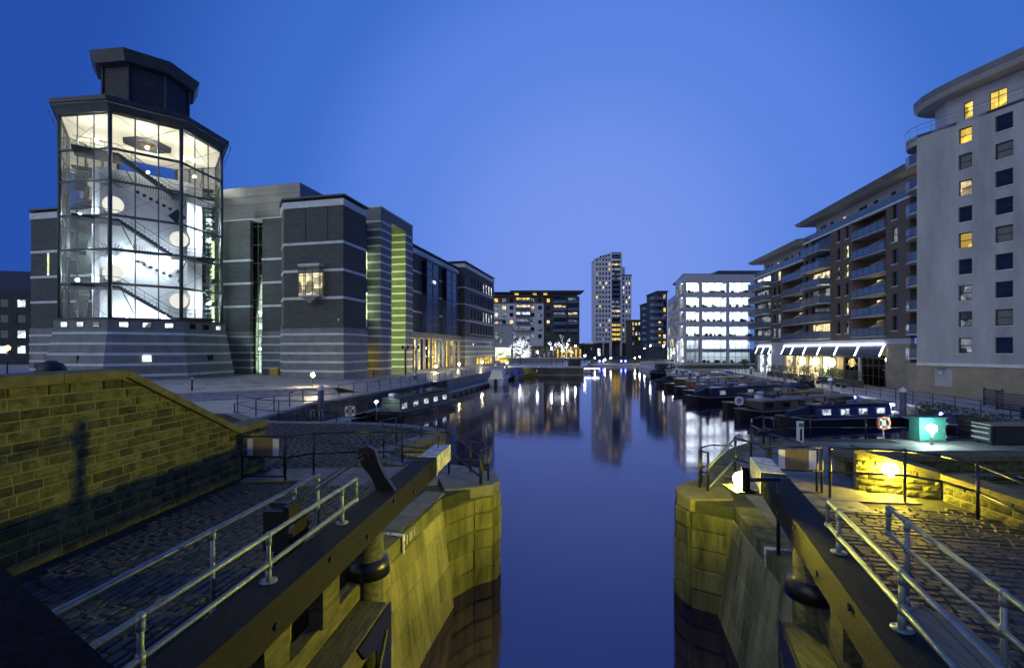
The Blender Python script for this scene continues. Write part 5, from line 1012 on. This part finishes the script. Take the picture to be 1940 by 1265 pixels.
for k in range(4): MB().box(wx*(.3+.17*k), wx*(.3+.17*k)+1.0, -.02, .05, 60.0+.3*k-.0, 61.2+.3*k).build('crown_window', 'pane_dark', cl)
sx0, sx1 = wx, q(1177); MB().box(sx0, sx1, 2.6, 2.8, 0, 61).build('stripe_wall', 'dark_wall', cl)
for k in range(19):
    z = 8.6+2.86*k; m_ = 'lit_yellow' if k < 5 and k != 4 else ('lit_warm' if k in (6, 16) else rs.choice(['lit_dim', 'pane_dark', 'pane_dark'])); MB().box(sx0+.3, sx1-.3, 1.6, 1.7, z+.3, z+2.4).build('stripe_window', m_, cl); MB().box(sx0, sx1, 0, 2.6, z-.15, z+.05).build('balcony_slab', 'dark_wall', cl); MB().box(sx0, sx1, .05, .1, z+.05, z+1.05).build('balcony_glass', 'balcony_glass', cl)
    for u in (.3, .55, .8): MB().box(sx0+(sx1-sx0)*u, sx0+(sx1-sx0)*u+.15, 1.5, 1.6, z+.1, z+2.6).build('glazing_bar', 'frame_dark', cl)
for x in (sx0-.35, sx1-.35): MB().box(x, x+.7, -.35, 2.7, 0, 63.4).build('fin', 'tower_clad', cl)
MB().box(sx0, sx1, -.3, 2.7, 63, 63.5).build('crown_beam', 'tower_clad', cl)
ex = q(1197); hol = [(sx1+1.2+(ex-sx1-1)*.32*c, sx1+2.1+(ex-sx1-1)*.32*c, z, z+1.6) for c in range(3) for z in rz[:14]]
MB().holed(sx1+.36, ex, 8, 49, hol, .8, .35).build('east_wall', 'tower_clad', cl)
for h in hol: MB().box(h[0]+.04, h[1]-.04, 1.0, 1.06, h[2]+.04, h[3]-.04).build('window', rs.choice(['pane_dark']*9+['lit_warm', 'lit_cool']), cl)
MB().box(sx1+.4, q(1185), 1.2, 9, 49, 54.5).build('stair_head', 'tower_clad', cl); MB().box(sx1+.4, ex+.2, .6, 9, 49, 49.8).build('roof_rim', 'dark_wall', cl)
MB().quad((0, 12, 8), (0, 0, 8), (0, 0, 59.3), (0, 12, 59.3)).build('end_wall', 'tower_clad', cl); MB().quad((ex, .8, 0), (ex, 12, 0), (ex, 12, 49), (ex, .8, 49)).build('end_wall', 'tower_clad', cl); MB().box(0, wx, .5, 12, 58.6, 59).build('roof', 'lead_roof', cl)
MB().box(0, ex, 3.5, 4, 0, 8.2).build('lobby', 'dark_wall', cl)
for x in (.5, wx*.5, wx-1, sx1+3, ex-1): MB().box(x, x+.6, .3, .9, 0, 8.2).build('pilotis', 'tower_clad', cl)
MB().box(-5, 4, 3.2, 3.4, 0, 4.5).build('lobby_light', 'lit_office', cl)
# --- darker blocks to the right of the tower
def simple(name, label, px0, px1, Y, top, base, wall, nrow, ncol, lit, z0=1.1, balc=False, dep=14):
    X = XP(px0, Y); t = thing(name, label, 'building', (X, Y, z0)); w_ = XP(px1, Y)-X; H = ZY(top, Y)-z0; hs = []
    for r_ in range(nrow):
        for c_ in range(ncol): z = base+(H-base-.5)*r_/nrow; u = w_*(c_+.2)/ncol; hs.append((u, u+w_*.55/ncol, z+.5, z+(H-base)/nrow*.82))
    MB().holed(0, w_, 0, H, hs, 0, .3).build('wall', wall, t); MB().quad((0, dep, 0), (0, 0, 0), (0, 0, H), (0, dep, H)).build('side_wall', wall, t); MB().box(-.4, w_+.4, -.4, dep, H, H+.4).build('roof', 'lead_roof', t)
    for h in hs: window(t, (h[0]+h[1])/2, (h[2]+h[3])/2, h[1]-h[0], h[3]-h[2], rs.choice(lit), .15, bars=(2, 1))
    if balc:
        for r_ in range(nrow): z = base+(H-base-.5)*r_/nrow+.2; MB().box(-2.0, w_*.5, -1.2, 0, z, z+.18).build('balcony_slab', 'grey_render', t); MB().box(-2.0, w_*.5, -1.2, -1.15, z+.18, z+1.1).build('balcony_glass', 'balcony_glass', t); MB().box(-2.0, -1.95, -1.15, 3, z+.18, z+1.1).build('balcony_glass', 'balcony_glass', t)
    return t
D = ['pane_dark', 'pane_dark', 'pane_dark', 'lit_dim', 'lit_warm', 'lit_yellow']
simple('apartment_block', 'low dark apartment block beside the foot of the white tower', 1197, 1232, 262, 607, 6, 'dark_wall', 5, 6, D)
simple('apartment_block', 'dark apartment block with stacked balconies nearer the white tower', 1229, 1247, 205, 574, 5, 'dark_wall', 7, 3, D, balc=True)
simple('apartment_block', 'tallest dark balcony block just left of the office wing', 1246, 1264, 172, 553, 5, 'dark_wall', 8, 2, D, balc=True)
simple('warehouse', 'low dark shed in the gap left of the white tower', 1092, 1132, 265, 652, 2, 'dark_wall', 1, 5, ['pane_dark'])
for i, (px, Y, h) in enumerate([(1098, 420, 8), (1115, 460, 11)]):
    t = thing('lit_shed', ['white lit shed far off left of the tower', 'small lit shed just left of the white tower foot'][i], 'building', (XP(px, Y), Y, 1.1)); MB().box(-5, 5, 0, 8, 0, h).build('wall', 'pale_render', t); MB().box(-4.5, 4.5, -.1, 0, h-4, h-1).build('lit_window', 'lit_office', t)
# --- weir steps, glowing blue, and far quay fittings
we = struct('weir_steps', MB().prism([(28, 163), (49, 163), (49, 170), (28, 170)], -1.5, -.25), 'step_stone')
for k in range(4): MB().prism([(28, 164+k*1.3), (49, 164+k*1.3), (49, 170), (28, 170)], -.3, .05+k*.35).build('step', 'step_stone', we)
lamps = [(1045, 660, 112, 3.4), (1018, 667, 108, 2.6), (1075, 652, 140, 5.0), (1090, 655, 140, 4.4), (1066, 664, 107, 3.2), (1108, 674, 128, 2.5), (1127, 678, 163, 1.6), (1157, 678, 163, 1.6), (1146, 681, 163, 1.3), (1203, 678, 163, 1.6), (1212, 676, 160, 2.1), (1232, 655, 150, 5.2), (1257, 655, 126, 5.2), (1221, 660, 200, 5.0), (1276, 668, 112, 3.4), (985, 668, 118, 3.4)]
where = ['by the far left quay corner', 'on the far left quay', 'before the yellow arcade', 'at the end of the yellow arcade', 'on the corner of the far left quay', 'left of the weir', 'at the left of the weir steps', 'at the middle of the weir steps', 'low on the weir steps', 'at the right of the weir steps', 'right of the weir steps', 'before the dark balcony blocks', 'before the office wing', 'below the dark blocks far off', 'on the far right quay', 'under the lit tree at left']
for i, (px, py, Y, _) in enumerate(lamps):
    X = XP(px, Y); z = ZY(py, Y); zb = ZQ if X < 27 else (ZR if Y < 130 else (-.3 if Y == 163 else 1.1)); zb = min(zb, z-.4)
    t = thing('quay_lamp', 'small white lamp '+where[i], 'lamp', (X, Y, zb)); MB().tube((0, 0, 0), (0, 0, z-zb-.15), .06, 6).build('post', 'black_iron', t); bulb(t, (0, 0, z-zb), .22, 'lamp_far')
for i, (px, Y) in enumerate([(1143, 164), (1177, 164), (1136, 163.6), (1185, 163.6)]):
    t = thing('blue_lamp', ORD[i]+' blue floodlight on the weir steps', 'lamp', (XP(px, Y), Y, .1)); bulb(t, (0, 0, .8), .3, 'lamp_blue'); MB().tube((0, 0, 0), (0, 0, .55), .06, 6).build('post', 'black_iron', t)
lf = thing('pontoon_bridge', 'low blue-white lit landing stage crossing the far dock mouth', 'pontoon', (17.5, 112, ZW)); MB().box(-2, 4, 0, 1.6, 1.2, 1.45).build('roof', 'boat_white', lf); MB().box(-2, 4, 0, 1.6, .2, .35).build('deck', 'deck', lf); MB().box(-1.9, 3.9, .1, .2, 1.05, 1.18).build('light_strip', 'led_white', lf)
for x in (-1.9, 0, 1.9, 3.9): MB().box(x-.06, x+.06, 0, .12, -1, 1.4).build('post', 'frame_dark', lf)
for z in (.6, .9): MB().box(-2, 4, .03, .07, z, z+.05).build('rail', 'boat_grey', lf)
t = thing('quay_kiosk', 'small white canopy kiosk on the far left quay corner', 'kiosk', (15.2, 112, ZQ)); MB().box(-2.2, 2.2, -1, 1, 1.8, 2.1).build('roof', 'white_paint', t); MB().box(-1.5, 1.5, -.6, .6, 0, 1.75).build('body', 'dark_object', t)
t = thing('quay_hut', 'little gabled dark hut on the far right quay', 'hut', (36.6, 111, ZR)); MB().box(-1.8, 1.8, -1, 1, 0, 1.3).build('body', 'dark_object', t); MB().loft([(-2, -1.2, 1.3), (2, -1.2, 1.3), (2, 1.2, 1.3), (-2, 1.2, 1.3)], [(-1.6, 0, 2.1), (1.6, 0, 2.1), (1.6, .05, 2.1), (-1.6, .05, 2.1)]).build('roof', 'deck', t); MB().box(.4, 1.5, -1.04, -1, .4, 1.1).build('window', 'lit_dim', t)
struct('grass_bank', MB().loft([(40, 112, ZR-.01), (62, 112, ZR-.01), (62, 117, ZR-.01), (40, 117, ZR-.01)], [(42, 113.5, 1.1), (62, 113.5, 1.1), (62, 117, 1.2), (42, 117, 1.2)]), 'grass')
struct('grass_bank', MB().loft([(44, 135, ZR), (49, 135, ZR), (52, 165, ZR), (48, 165, ZR)], [(45, 136, 1.9), (48.6, 136, 1.9), (51.6, 164, 1.9), (49, 164, 1.9)]), 'grass')
# low wall before the apartments
t = thing('terrace_wall', 'long low pale terrace wall below the far apartments', 'wall', (-4, 140, ZQ)); MB().box(0, 20, 0, .5, 0, 1.3).build('wall', 'granite', t); MB().box(-.1, 20.1, -.1, .6, 1.3, 1.5).build('coping', 'light_band', t); MB().box(-1, 3, -1.5, -1.4, .0, 1.1).build('amber_glow', 'lit_yellow', t)  # the glowing box stands in for amber light around the wall
def fairy_tree(label, x, y, z, h, seed):
    r0 = random.Random(seed); t = thing('fairy_light_tree', label, 'tree', (x, y, z)); tr = MB(); tips = []
    def grow(p, d, ln, r, k):
        q_ = p+d*ln; tr.tube(p, q_, r, 5, r*.7)
        if k < 5:
            for _ in range(3 if k < 2 else 2):
                e = (d+Vector((r0.gauss(0, .55), r0.gauss(0, .55), r0.gauss(.1, .35)))).normalized(); grow(q_, e, ln*r0.uniform(.65, .85), r*.65, k+1)
        if k > 1:
            for u in (.2, .5, .8, 1): tips.append(p.lerp(q_, u))
    grow(Vector((0, 0, 0)), Vector((0, 0, 1)), h*.32, .09, 0); tr.build('trunk', 'bark', t); b = MB()
    for p in tips:
        if r0.random() < .6: c = p+Vector((r0.gauss(0, .08), r0.gauss(0, .08), r0.gauss(0, .08))); b.ball(c, .05, 4, 3)
    b.build('fairy_lights', 'fairy', t, kind='stuff')
fairy_tree('bare tree wrapped in white fairy lights left on far quay', XP(986, 128), 128, ZQ, 6.6, 4)
fairy_tree('bare tree wrapped in white fairy lights before the yellow arcade', XP(1054, 122), 122, ZQ, 7.2, 9)
# ================================================================== BOATS, PONTOONS, PILES
def narrowboat(label, stern, bow, hull='boat_black', cabin='navy', roof='boat_grey', nw=4, pane='lit_dim', wd=2.1, stripe=None, front=.16, back=.12, cover=None, wframe='frame_white', group='boats moored at the right quay', ch=1.5):
    s, e = Vector(stern), Vector(bow); L_ = (e-s).length; t = thing('narrowboat', label, 'boat', (*stern, ZW), math.atan2((e-s).y, (e-s).x), group); h = wd/2
    ol = [(0, -h*.7), (.25, -h*.95), (.9, -h), (L_-2.2, -h), (L_-1.0, -h*.72), (L_-.3, -h*.28), (L_, 0), (L_-.3, h*.28), (L_-1.0, h*.72), (L_-2.2, h), (.9, h), (.25, h*.95), (0, h*.7)]
    up = lambda x: .62+max(0, x-(L_-2.6))*.14+max(0, .8-x)*.1
    MB().loft([(min(x, L_-.25), y*.92, -.25) for x, y in ol], [(x, y, up(x)) for x, y in ol]).build('hull', hull, t); b = MB()
    for (x, y), (X, Y) in zip(ol, ol[1:]): b.tube((x, y, up(x)-.03), (X, Y, up(X)-.03), .035, 5)
    b.build('gunwale', stripe or 'boat_grey', t); x0, x1 = L_*back, L_*(1-front); c = h*.86
    A = [(x0, -c, .6), (x1, -c, .6), (x1, c, .6), (x0, c, .6)]; B = [(x0, -c*.86, ch), (x1-.15, -c*.86, ch), (x1-.15, c*.86, ch), (x0, c*.86, ch)]
    MB().loft(A, B).build('cabin', cabin, t)
    rf = [(-c*.92, ch), (-c*.5, ch+.09), (0, ch+.12), (c*.5, ch+.09), (c*.92, ch), (c*.9, ch-.05), (-c*.9, ch-.05)]; MB().loft([(x0-.12, y, z) for y, z in rf], [(x1+.05, y, z) for y, z in rf]).build('roof', roof, t)
    for sy in (-1, 1): MB().tube((x0, sy*c*.85, ch+.09), (x1, sy*c*.85, ch+.09), .025, 5).build('roof_rail', stripe or roof, t)
    if stripe: [MB().box(x0+.05, x1-.2, *sorted((sy*(c*.97), sy*(c*.995))), .86, .92).build('coach_line', stripe, t) for sy in (-1, 1)]
    for sy in (-1, 1):
        for k in range(nw):
            x = x0+(x1-x0)*(k+.6)/nw; y = sy*c*.935; f_ = MB().box(x-.42, x+.42, y-.03, y+.03, .87, 1.37).build('window', wframe, t); MB().box(x-.36, x+.36, y-.045, y+.045, .92, 1.32).build('pane', pane, f_)
    for k in range(3): x = x0+(x1-x0)*(.2+.3*k); MB().tube((x, .2, ch+.08), (x, .2, ch+.32), .07, 7).build('roof_vent', 'galvanised', t)
    MB().box(x0+1.2, x0+2.6, -.35, .25, ch+.1, ch+.32).build('roof_box', 'boat_grey', t); MB().path([(.2, 0, .6), (.15, 0, 1.15), (.9, 0, 1.25)], .03, 5).build('tiller', 'galvanised', t)
    rr = random.Random(len(label)*7+int(L_*10))
    MB().tube((x0+.4, -.75, ch+.17), (x0+(x1-x0)*.75, -.7, ch+.17), .035, 5).build('boat_pole', 'pale_plank', t); MB().box(x0+1.0, x0+(x1-x0)*.55, .5, .74, ch+.12, ch+.17).build('gang_plank', 'pale_plank', t)
    cx_ = x0+(x1-x0)*.72; MB().tube((cx_, -.4, ch+.05), (cx_, -.4, ch+.62), .075, 8).build('chimney', 'boat_black', t)
    for k in range(6): x = x0+(x1-x0)*rr.uniform(.1, .95); s2 = rr.uniform(.12, .3); MB().box(x-s2, x+s2, -.3, .3-rr.random()*.3, ch+.11, ch+.14+rr.uniform(.08, .3)).build('roof_bundle', rr.choice(['canvas_blue', 'boat_grey', 'planter', 'boat_white', 'dark_object']), t)
    MB().path([(.3, h*.7, .65), (-.4, h+.6, .45)], .015, 4).build('mooring_rope', 'rope', t)
    if cover: MB().loft([(x1, -c*.9, .65), (L_-.9, -c*.6, .75), (L_-.9, c*.6, .75), (x1, c*.9, .65)], [(x1, -.15, ch), (L_-1.1, -.1, 1.15), (L_-1.1, .1, 1.15), (x1, .15, ch)]).build('cratch_cover', cover, t)
    for x in (L_*.3, L_*.7): MB().tube((x, -h-.1, .45), (x, -h-.1, .05), .09, 7).build('fender', 'boat_black', t)
    return t
gb = narrowboat('green narrowboat with bright square windows below the museum quay', (-6.7, 48.0), (-10.6, 36.2), 'boat_black', 'boat_green', 'boat_green', 5, 'cabin_light', group=None, wd=2.2, ch=1.75, front=.14)
t = thing('bow_lamp', 'blue-white lamp at the bow of the green narrowboat', 'lamp', (-10.9, 36.9, ZW+1.0)); MB().tube((0, 0, -.9), (0, 0, .45), .04).build('post', 'galvanised', t); bulb(t, (0, 0, .6), .16, 'lamp_white', sz=.6)
narrowboat('blue cabin narrowboat with four pale windows nearest the right lockside', (30.2, 36.6), (19.6, 34.2), 'boat_black', 'boat_blue', 'navy', 4, 'cabin_light', cover='boat_black', front=.28, back=.1, ch=1.55)
narrowboat('long black narrowboat with pale roof behind the blue one', (33.6, 44.6), (18.4, 38.0), 'boat_black', 'boat_black', 'boat_grey', 6, 'pane_dark', front=.14, ch=1.5, wframe='boat_black')
narrowboat('blue narrowboat with yellow gunwale line and roof clutter', (35.2, 49.0), (19.6, 42.8), 'boat_black', 'boat_blue', 'boat_black', 5, 'pane_dark', stripe='yellow_paint', ch=1.45)
narrowboat('navy narrowboat with blue roof and black bow cover in mid row', (34.4, 55.4), (18.6, 49.2), 'boat_black', 'navy', 'boat_blue', 3, 'lit_dim', cover='boat_black', ch=1.6)
narrowboat('grey-roofed narrowboat with dark hull in the middle of the row', (36.6, 62.2), (20.6, 55.6), 'boat_black', 'boat_blue', 'boat_grey', 5, 'pane_dark')
narrowboat('dark red narrowboat in the middle of the right moorings', (38.2, 68.4), (21.4, 61.0), 'boat_black', 'boat_red', 'boat_grey', 5, 'lit_dim')
narrowboat('black narrowboat with pale roof farther along the moorings', (38.8, 75.0), (22.0, 66.8), 'boat_black', 'boat_black', 'boat_white', 5, 'pane_dark')
narrowboat('farthest dark narrowboat of the right moorings', (39.6, 82.0), (23.4, 74.6), 'boat_black', 'boat_green', 'boat_grey', 4, 'pane_dark', cover='boat_black')
def cruiser(label, stern, bow, canvas, wd=2.7, k=1.0, hullm='boat_white', group=None):
    s, e = Vector(stern), Vector(bow); L_ = (e-s).length; t = thing('motor_cruiser', label, 'boat', (*stern, ZW), math.atan2((e-s).y, (e-s).x), group); h = wd/2
    ol = [(0, -h*.9), (L_*.45, -h), (L_*.75, -h*.75), (L_*.93, -h*.3), (L_, 0), (L_*.93, h*.3), (L_*.75, h*.75), (L_*.45, h), (0, h*.9)]; up = lambda x: k*(1.0+.35*(x/L_)**2)
    MB().loft([(x*.9, y*.7, -.3) for x, y in ol], [(x, y, up(x)) for x, y in ol]).build('hull', hullm, t); b = MB()
    for (x, y), (X, Y) in zip(ol, ol[1:]): b.tube((x, y*1.01, up(x)-.08), (X, Y*1.01, up(X)-.08), .05, 5)
    b.build('rubbing_strake', 'boat_grey', t); a, c = L_*.32, L_*.72
    MB().loft([(a, -h*.78, k), (c+.5, -h*.55, k*1.1), (c+.5, h*.55, k*1.1), (a, h*.78, k)], [(a+.2, -h*.62, k*2.05), (c-.5, -h*.5, k*2.0), (c-.5, h*.5, k*2.0), (a+.2, h*.62, k*2.05)]).build('cabin', hullm, t)
    for sy in (-1, 1):
        for j in range(2): x = a+.4+j*(c-a)*.42; MB().loft([(x, sy*h*.74, k*1.4), (x+.75, sy*h*.70, k*1.4), (x+.7, sy*h*.665, k*1.8), (x, sy*h*.69, k*1.8)], [(x, sy*h*.78, k*1.4), (x+.75, sy*h*.74, k*1.4), (x+.7, sy*h*.70, k*1.8), (x, sy*h*.73, k*1.8)]).build('window', 'pane_dark', t)
    MB().loft([(.3, -h*.75, k), (a+.1, -h*.72, k), (a+.1, h*.72, k), (.3, h*.75, k)], [(.8, -h*.55, k*2.1), (a+.2, -h*.6, k*2.25), (a+.2, h*.6, k*2.25), (.8, h*.55, k*2.1)]).build('cockpit_cover', canvas, t); b = MB(); rl_ = [(x, y*.95, up(x)+.5) for x, y in ol[1:8]]; b.path(rl_, .02, 5)
    for p in rl_[::2]: b.tube((p[0], p[1], p[2]-.5), p, .018, 4)
    b.build('pulpit_rail', 'galvanised', t); MB().box(-.35, 0, -.2, .2, -.1, k*.95).build('outboard', 'boat_black', t); MB().tube((a+.8, 0, k*2.05), (a+.6, 0, k*2.9), .03).build('mast', 'galvanised', t)
    return t
cruiser('white motor cruiser with wheelhouse moored at the left pontoon', (-2.6, 73.2), (-1.2, 80.6), 'boat_white', 3.0, 1.15)
cruiser('small boat with blue canvas cover behind the white cruiser', (.3, 90), (2.6, 96.5), 'canvas_blue', 2.4, .8, 'boat_grey')
cruiser('yellow workboat moored at the far left quay corner', (2.4, 98.6), (5.6, 101.6), 'boat_yellow', 2.4, .85, 'boat_yellow')
cruiser('white cruiser at the far end of the right moorings', (38, 95), (31, 92.5), 'boat_grey', 2.6, .85)
cruiser('second pale cruiser beyond the right narrowboats', (42.5, 88.6), (35.8, 86.6), 'canvas_blue', 2.5, .8)
cruiser('small dark-hulled cruiser at the corner of the far right quay', (34, 103), (29.5, 98.6), 'boat_black', 2.2, .7, 'boat_black')
cruiser('black-hulled boat with wheelhouse under the second right pile', (38.0, 58.2), (33.2, 56.0), 'boat_black', 2.3, .85, 'navy')
def pontoon(label, a, c, wd=1.5):
    a, c = Vector(a), Vector(c); L_ = (c-a).length; t = thing('pontoon', label, 'pontoon', (*a, ZW), math.atan2((c-a).y, (c-a).x)); n = int(L_/2.4)
    MB().box(0, L_, -wd/2, wd/2, .38, .44).build('deck', 'deck', t)
    for s in (-1, 1): MB().box(0, L_, *sorted((s*wd/2, s*(wd/2+.06))), .28, .46).build('edge_beam', 'frame_dark', t)
    for k in range(n): MB().box(k*2.4+.2, k*2.4+2.0, -wd/2+.1, wd/2-.1, -.3, .38).build('float', 'boat_black', t)
pontoon('long grey pontoon below the museum quay', (qx(30)+1.6, 30), (qx(96)+1.8, 96), 1.7)
pontoon('short finger pontoon beside the green narrowboat', (-9.0, 47.6), (-12.6, 36.4), 1.0)
pontoon('main pontoon along the foot of the right quay wall', (rx(33)-1.7, 33), (rx(95)-1.7, 95), 1.9)
for i, Y in enumerate((35.6, 42.4, 53.5, 66.0)): pontoon(ORD[i]+' finger pontoon from the lock between the moored boats', (rx(Y+5)-2.8, Y+5.2), (rx(Y)-13, Y+.4), 1.0)
def pile(label, x, y, top, base=-1.2, r=.22):
    t = thing('mooring_pile', label, 'mooring pile', (x, y, base)); MB().tube((0, 0, 0), (0, 0, top-base), r, 12).build('pile', 'pile_steel', t, True); MB().tube((0, 0, top-base), (0, 0, top-base+.22), r*1.25, 12).tube((0, 0, top-base+.22), (0, 0, top-base+.42), r*1.25, 12, .03).build('cap', 'white_paint', t, True)
for i, (px, py, Y) in enumerate([(608, 742, 34.5), (786, 713, 56), (873, 702, 75), (960, 694, 100)]): pile(ORD[i]+' white-capped mooring pile from the lock along the left pontoon', XP(px, Y), Y, ZY(py, Y)+.1)
for i, (px, py, Y) in enumerate([(1711, 745, 37.5), (1573, 722, 53.0), (1487, 708, 68), (1423, 699, 88)]): pile(ORD[i]+' white-capped pile from the lock along the right quay wall', XP(px, Y), Y, ZY(py, Y)+.1)
for i, (px, py, Y) in enumerate([(1341, 719, 52), (1322, 713, 59), (1307, 708, 66), (1293, 704, 73), (1282, 701, 80)]): pile(ORD[i]+' white-capped pile from the lock among the narrowboat bows', XP(px, Y), Y, ZY(py, Y)+.1, r=.2)
for i, Y in enumerate((40.3, 46.6, 52.6, 60.5, 34.5)):
    t = thing('pontoon_light', (ORD[i]+' small blue-white light on the pontoon under the right quay wall') if i < 4 else 'blue light on the dark quay wall above the teal cabinet', 'lamp', (rx(Y)-1.15, Y, ZW+.45))
    MB().box(-.12, .12, -.12, .12, 0, .45).build('pedestal', 'boat_grey', t); MB().ball((-.05, -.1, .55), .26, 10, 6, .35).build('head', 'lamp_white', t, True) if i < 4 else None; MB().ball((.45, .1, .5), .13, 8, 6).build('blue_bulb', 'lamp_blue', t, True)
t = thing('notice_board', 'small white notice board on the right pontoon', 'sign', (rx(38.6)-1.2, 38.6, ZW+.45)); MB().box(-.3, .3, -.03, .03, .35, 1.15).build('panel', 'white_paint', t); MB().tube((0, .05, 0), (0, .05, 1.1), .04).build('post', 'galvanised', t)
buoy('white lifebuoy on the stern of the long black narrowboat', 18.9, 38.2, .72, 'boat_white', .3)
# tangle on the dark bank at right
for i, (x, y) in enumerate([(30.6, 27.6), (31.6, 30.4), (32.6, 33.5), (33.5, 36.4)]): shrub(ORD[i]+' straggly bush from the right frame edge on the dark quay wall', x, y, ZW+.3, 1.3, 1.3, 90+i, 'bushes on the dark quay wall')
